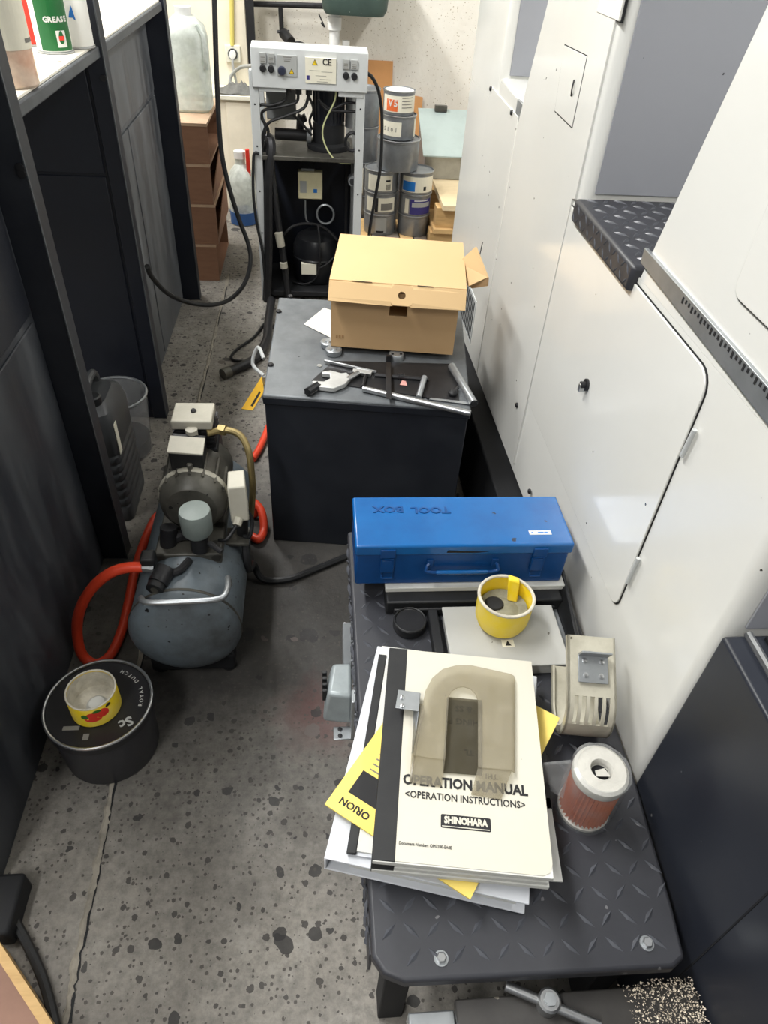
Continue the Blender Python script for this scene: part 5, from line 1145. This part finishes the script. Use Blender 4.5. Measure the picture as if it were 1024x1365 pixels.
# white jug with blue liquid
q = onz(326, 296, 0)
wj = thing('cleaner_jug', 'white translucent spray jug with blue liquid and orange trigger on the floor', 'jug', (q.x, q.y, 0))
MB().lathe([(0, 0), (.060, 0), (.064, .006), (.064, .20), (.05, .24), (.024, .27), (.024, .30), (0, .30)], n=28).build('bottle', M_jug, wj)
MB().lathe([(0, .003), (.0655, .004), (.0655, .06), (0, .06)], n=28).build('blue_base', M_bluel, wj)
MB().lathe([(.027, .295), (.027, .325), (0, .33)], n=20).build('cap', M_pvc, wj)
MB().box(.030, .048, -.03, -.012, .22, .34).build('trigger', M_red, wj, bevel=.003)
# sink, taps and drain
zc_ = ony(470, 22, 3.80).z
sk = thing('wall_sink', 'dark green-grey wall sink with white waste pipe above the rack', 'sink', (ony(472, 10, 3.95).x, 3.98, zc_))
xa, xb = ony(428, 10, 3.80).x, ony(520, 10, 3.80).x
mb = WB(); vs = []; secs = [(.02, zc_), (.008, zc_+.02), (0, zc_+.10), (-.01, zc_+.24), (.012, zc_+.24), (.03, zc_+.06)]
for (ins_, z) in secs: vs += [(x, y, z) for x, y in rrect(xa+ins_, xb-ins_, 3.80+ins_, YB-.002-max(0, ins_), .05, 4)]
n = len(rrect(0, 1, 0, 1, .1, 4)); mb.add(vs, [(j*n+k, j*n+(k+1) % n, (j+1)*n+(k+1) % n, (j+1)*n+k) for j in range(5) for k in range(n)]+[tuple(range(n)), tuple(5*n+k for k in range(n))]).build('basin', M_sink, sk)
xm = ony(446, 40, 3.95).x
WB().tube([(xm, 3.95, zc_), (xm, 3.95, .25)], .024, 16).build('waste_pipe', M_pvc, sk)
WB().tube([(xm, 3.95, zc_-.02), (xm, 3.95, zc_-.07)], .032, 16).build('pipe_collar', M_pvc, sk)
WB().tube([(xm, 3.95, zc_-.22), (xm+.05, 3.95, zc_-.20), (xm+.055, 3.95, zc_-.11)], .018, 12, 4).build('side_branch', M_pvc, sk)
WB().tube([ony(425, 18, 4.05), ony(433, 36, 4.05), ony(428, 30, 4.05)], .003, 6, 4).build('plug_chain', M_darkmet, sk)
wp = thing('water_pipe', 'grey water pipe with stop tap on the wall left of the sink', 'pipe', (ony(375, 40, 4.1).x, 4.12, .6))
WB().tube([ony(338, 5, 4.13), ony(432, 8, 4.13)], .012, 10).build('supply_pipe', M_darkmet, wp)
WB().tube([ony(374, 8, 4.13), ony(376, 45, 4.13)], .011, 10).build('drop_pipe', M_darkmet, wp)
WB().tube([ony(378, 44, 4.11), ony(388, 56, 4.05)], .024, 12).build('tap_body', M_darkmet, wp)
WB().tube([ony(370, 42, 4.10), ony(386, 42, 4.10)], .007, 8).build('tap_lever', M_darkmet, wp)
WB().tube([ony(388, 60, 4.08), ony(400, 58, 4.08), ony(410, 66, 4.08), ony(412, 90, 4.08)], .010, 8, 4).build('bent_hose', M_darkmet, wp)

# ------------------------------------------------------------------ ink cans on their base
PL = thing('low_pallet', 'low dirty pallet under the stacked ink tins', 'pallet', (.375, 3.36, 0))
for i in range(3): WB().box(.19, .512, 3.18+i*.15, 3.25+i*.15, 0, .038).build('bearer', M_wood, PL)
for i in range(5): WB().box(.192+i*.0655, .192+i*.0655+.06, 3.16, 3.56, .039, .054).build('board', M_wood if i in (0, 3) else mat('dirty_board', (118, 108, 98), .8, var=.6, vscale=12, var_col=(70, 64, 60)), PL, bevel=.001)
def can(label, x, y, z, r, h, kind):
    t = thing('ink_can', label, 'can', (x, y, z), random.uniform(-.1, .1), 'stacked ink tins')
    MB().lathe([(0, 0), (r*.955, 0), (r*.975, .004), (r*.975, h-.012), (r, h-.010), (r*1.0, h-.001), (r*.97, h), (r*.95, h-.005), (0, h-.005)], n=36).build('shell', M_inkcan, t)
    MB().tube([(r*math.cos(a), r*math.sin(a), h-.0025) for a in [2*PI*i/36 for i in range(36)]], .0022, 6, closed=True).build('rim', M_steel, t)
    rr = r*.975+.0006
    if kind == 'red':
        l = wrapband(-165, -15, .012, h-.016, rr, M_label, 'paper_label', t); wrapband(-145, -100, .016, h-.03, rr+.0004, M_orng, 'orange_patch', l); curvetext('V5', .034, rr+.001, -128, 20, h*.5, M_paper, l, .001)
        for k in range(4): wrapband(-85, -40, .03+k*.012, .033+k*.012, rr+.0005, M_inkg, 'print_line', l, 5)
        MB().lathe([(r*.9, h-.004), (r*.9, h-.003), (0, h-.003)], n=24).build('lid_scribble', M_tinwhite, t)
    elif kind == 'oct':
        l = wrapband(-165, -85, .014, h-.022, rr, M_label, 'paper_label', t); curvetext('S101', .022, rr+.0005, -148, 15, h*.42, M_inkg, l, .0004); wrapband(-30, -12, .01, h-.012, rr, M_label, 'paper_strip', t)
    elif kind == 'bluew':
        l = wrapband(-150, -20, .010, h-.018, rr, M_label, 'paper_label', t); wrapband(-148, -100, .014, .055, rr+.0005, M_bluep, 'blue_patch', l); wrapband(-70, -60, .02, .036, rr+.0005, M_ink, 'black_tick', l, 4)
    elif kind == 'dark':
        l = wrapband(-115, -30, .008, h-.02, rr, M_purp, 'dark_label', t); wrapband(-108, -36, .04, .06, rr+.0005, M_grey, 'grey_band', l); wrapband(-135, -120, .01, h-.02, rr, M_label, 'barcode', t, 4); wrapband(-100, -44, .066, .071, rr+.0006, M_paper, 'print_line', l, 6)
    elif kind == 'bar':
        l = wrapband(-150, -60, .010, h-.018, rr, M_label, 'paper_label', t)
        for k in range(6): wrapband(-84+k*3, -82.5+k*3, .016, .04, rr+.0005, M_ink, 'bar_line', l, 2)
        wrapband(-84, -68, .05, .058, rr+.0005, M_ink, 'print_block', l, 3)
    elif kind == 'scrib':
        l = wrapband(-155, -40, .012, h-.02, rr, M_label, 'paper_label', t); wrapband(-118, -106, .012, h-.02, rr+.0005, M_ink, 'ink_run', l, 4); wrapband(-96, -50, .02, .05, rr+.0005, M_inkg, 'print_block', l, 6)
    elif kind == 'small': l = wrapband(-115, -75, .012, h-.012, rr, M_grey, 'paper_label', t); wrapband(-112, -84, .014, .022, rr+.0005, M_ink, 'print_block', l, 4)
    return t
H_ = .0935; cy = 3.40
can('ink tin with small grey label at the foot of the stack beside the rack', .295, cy, .0545, .075, H_, 'small')
can('ink tin with torn white label and black ink run', .295, cy, .0545+H_+.0008, .075, H_, 'scrib')
can('ink tin with barcode label beside the rack cable', .295, cy, .0545+2*(H_+.0008), .077, H_, 'bar')
can('unlabelled scuffed ink tin under the violet-labelled tin', .4535, cy-.005, .0545, .075, H_, 'none')
can('ink tin with dark violet label below the blue-and-white one', .4535, cy-.005, .0545+H_+.0008, .075, H_, 'dark')
can('ink tin with white label and blue patch', .4535, cy-.005, .0545+2*(H_+.0008), .077, H_, 'bluew')
zt = .0545+3*(H_+.0008)
can('large plain grey ink tin carrying two smaller tins', .362, cy, zt, .094, .125, 'none')
can('ink tin with octagonal white label on the large plain tin', .358, cy, zt+.1258, .074, .092, 'oct')
can('topmost ink tin with white and orange label and scribbled lid', .352, cy, zt+.1258+.0928, .068, .09, 'red')
for k in range(4): can(('lowest', 'second lowest', 'second highest', 'highest')[k]+' ink tin of the single column half hidden behind the rack post', .215, 3.66, .0005+k*.15, .078, .149, 'oct' if k == 1 else 'none')
can('lone tall ink tin standing behind the paired stacks', .405, 3.64, .0005, .08, .30, 'none')

# leaning cardboard, grey sheet-metal bin, pallet stack
a, b = ony(489, 84, 4.1), ony(526, 84, 4.1)
lb = thing('leaning_cardboard', 'orange-brown cardboard sheet leaning on the back wall', 'cardboard', ((a.x+b.x)/2, 4.0, 0))
WB().hexa([Vector(p) for p in ((a.x-.06, 3.98, 0), (b.x, 3.98, 0), (b.x, 3.988, 0), (a.x-.06, 3.988, 0))], [Vector(p) for p in ((a.x-.06, YB-.012, a.z), (b.x, YB-.012, a.z), (b.x, YB-.004, a.z), (a.x-.06, YB-.004, a.z))]).build('sheet', mat('orange_cardboard', (206, 150, 96), .85, var=.2, vscale=6), lb)
a2, b2 = ony(545, 126, YB-.03), ony(564, 126, YB-.03)
WB().hexa([Vector(p) for p in ((a2.x, 3.92, 0), (b2.x-.03, 3.92, 0), (b2.x-.03, 3.928, 0), (a2.x, 3.928, 0))], [Vector(p) for p in ((a2.x, YB-.03, a2.z), (b2.x, YB-.03, a2.z-.01), (b2.x, YB-.022, a2.z-.01), (a2.x, YB-.022, a2.z))]).build('torn_piece', MATS['orange_cardboard'], lb)
PS = thing('wooden_pallet', 'pale pine pallet with thick bearers beside the far end of the press', 'pallet', (.80, 3.55, 0))
for (y) in (3.26, 3.52, 3.80): WB().box(.52, 1.30, y, y+.09, 0, .10).build('bearer', M_wood, PS)
for i in range(5): WB().box(.53+i*.155, .53+i*.155+.135, 3.24, 3.90, .101, .123).build('board', M_wood, PS, bevel=.001)
for (y) in (3.26, 3.52, 3.80): WB().box(.54, 1.30, y, y+.075, .124, .21).build('upper_bearer', M_wood, PS)
for i in range(5): WB().box(.56+i*.15, .56+i*.15+.14, 3.22, 3.90, .211, .235).build('top_board', M_plank, PS, bevel=.001)
GB = thing('sheet_metal_bin', 'grey sheet-metal bin with sloping pale lid resting on the pallet', 'bin', (.62, 3.70, .235))
WB().hexa([Vector(p) for p in ((.515, 3.60, .236), (.86, 3.60, .236), (.86, 3.89, .236), (.515, 3.89, .236))], [Vector(p) for p in ((.51, 3.58, .345), (.87, 3.58, .345), (.87, 3.89, .47), (.51, 3.89, .47))]).build('bin_body', M_galv, GB, bevel=.003)
WB().hexa([Vector(p) for p in ((.50, 3.565, .343), (.88, 3.565, .343), (.88, 3.89, .475), (.50, 3.89, .475))], [Vector(p) for p in ((.50, 3.565, .349), (.88, 3.565, .349), (.88, 3.89, .481), (.50, 3.89, .481))]).build('sloping_lid', mat('pale_green_lid', (176, 190, 187), .35, metal=.2, var=.2, vscale=8), GB)
WB().box(.58, .64, 3.86, 3.885, .475, .50).build('hinge', M_motor, GB)
random.seed(11)
for k in range(4):
    t = thing('plastic_bowl', ('lowest', 'second', 'third', 'uppermost')[k]+' grey plastic bowl in the nested pile on the pallet', 'bowl', (.80, 3.42, .2365+k*.022), 0, 'nested grey bowls')
    MB().lathe([(0, 0), (.045, 0), (.072, .05), (.075, .052), (.070, .052), (.045, .004), (0, .004)], n=28).build('shell', M_motor, t)
    MB().tube([(.0735*math.cos(a), .0735*math.sin(a), .052) for a in [2*PI*i/28 for i in range(28)]], .003, 6, closed=True).build('rim', M_rubber, t)
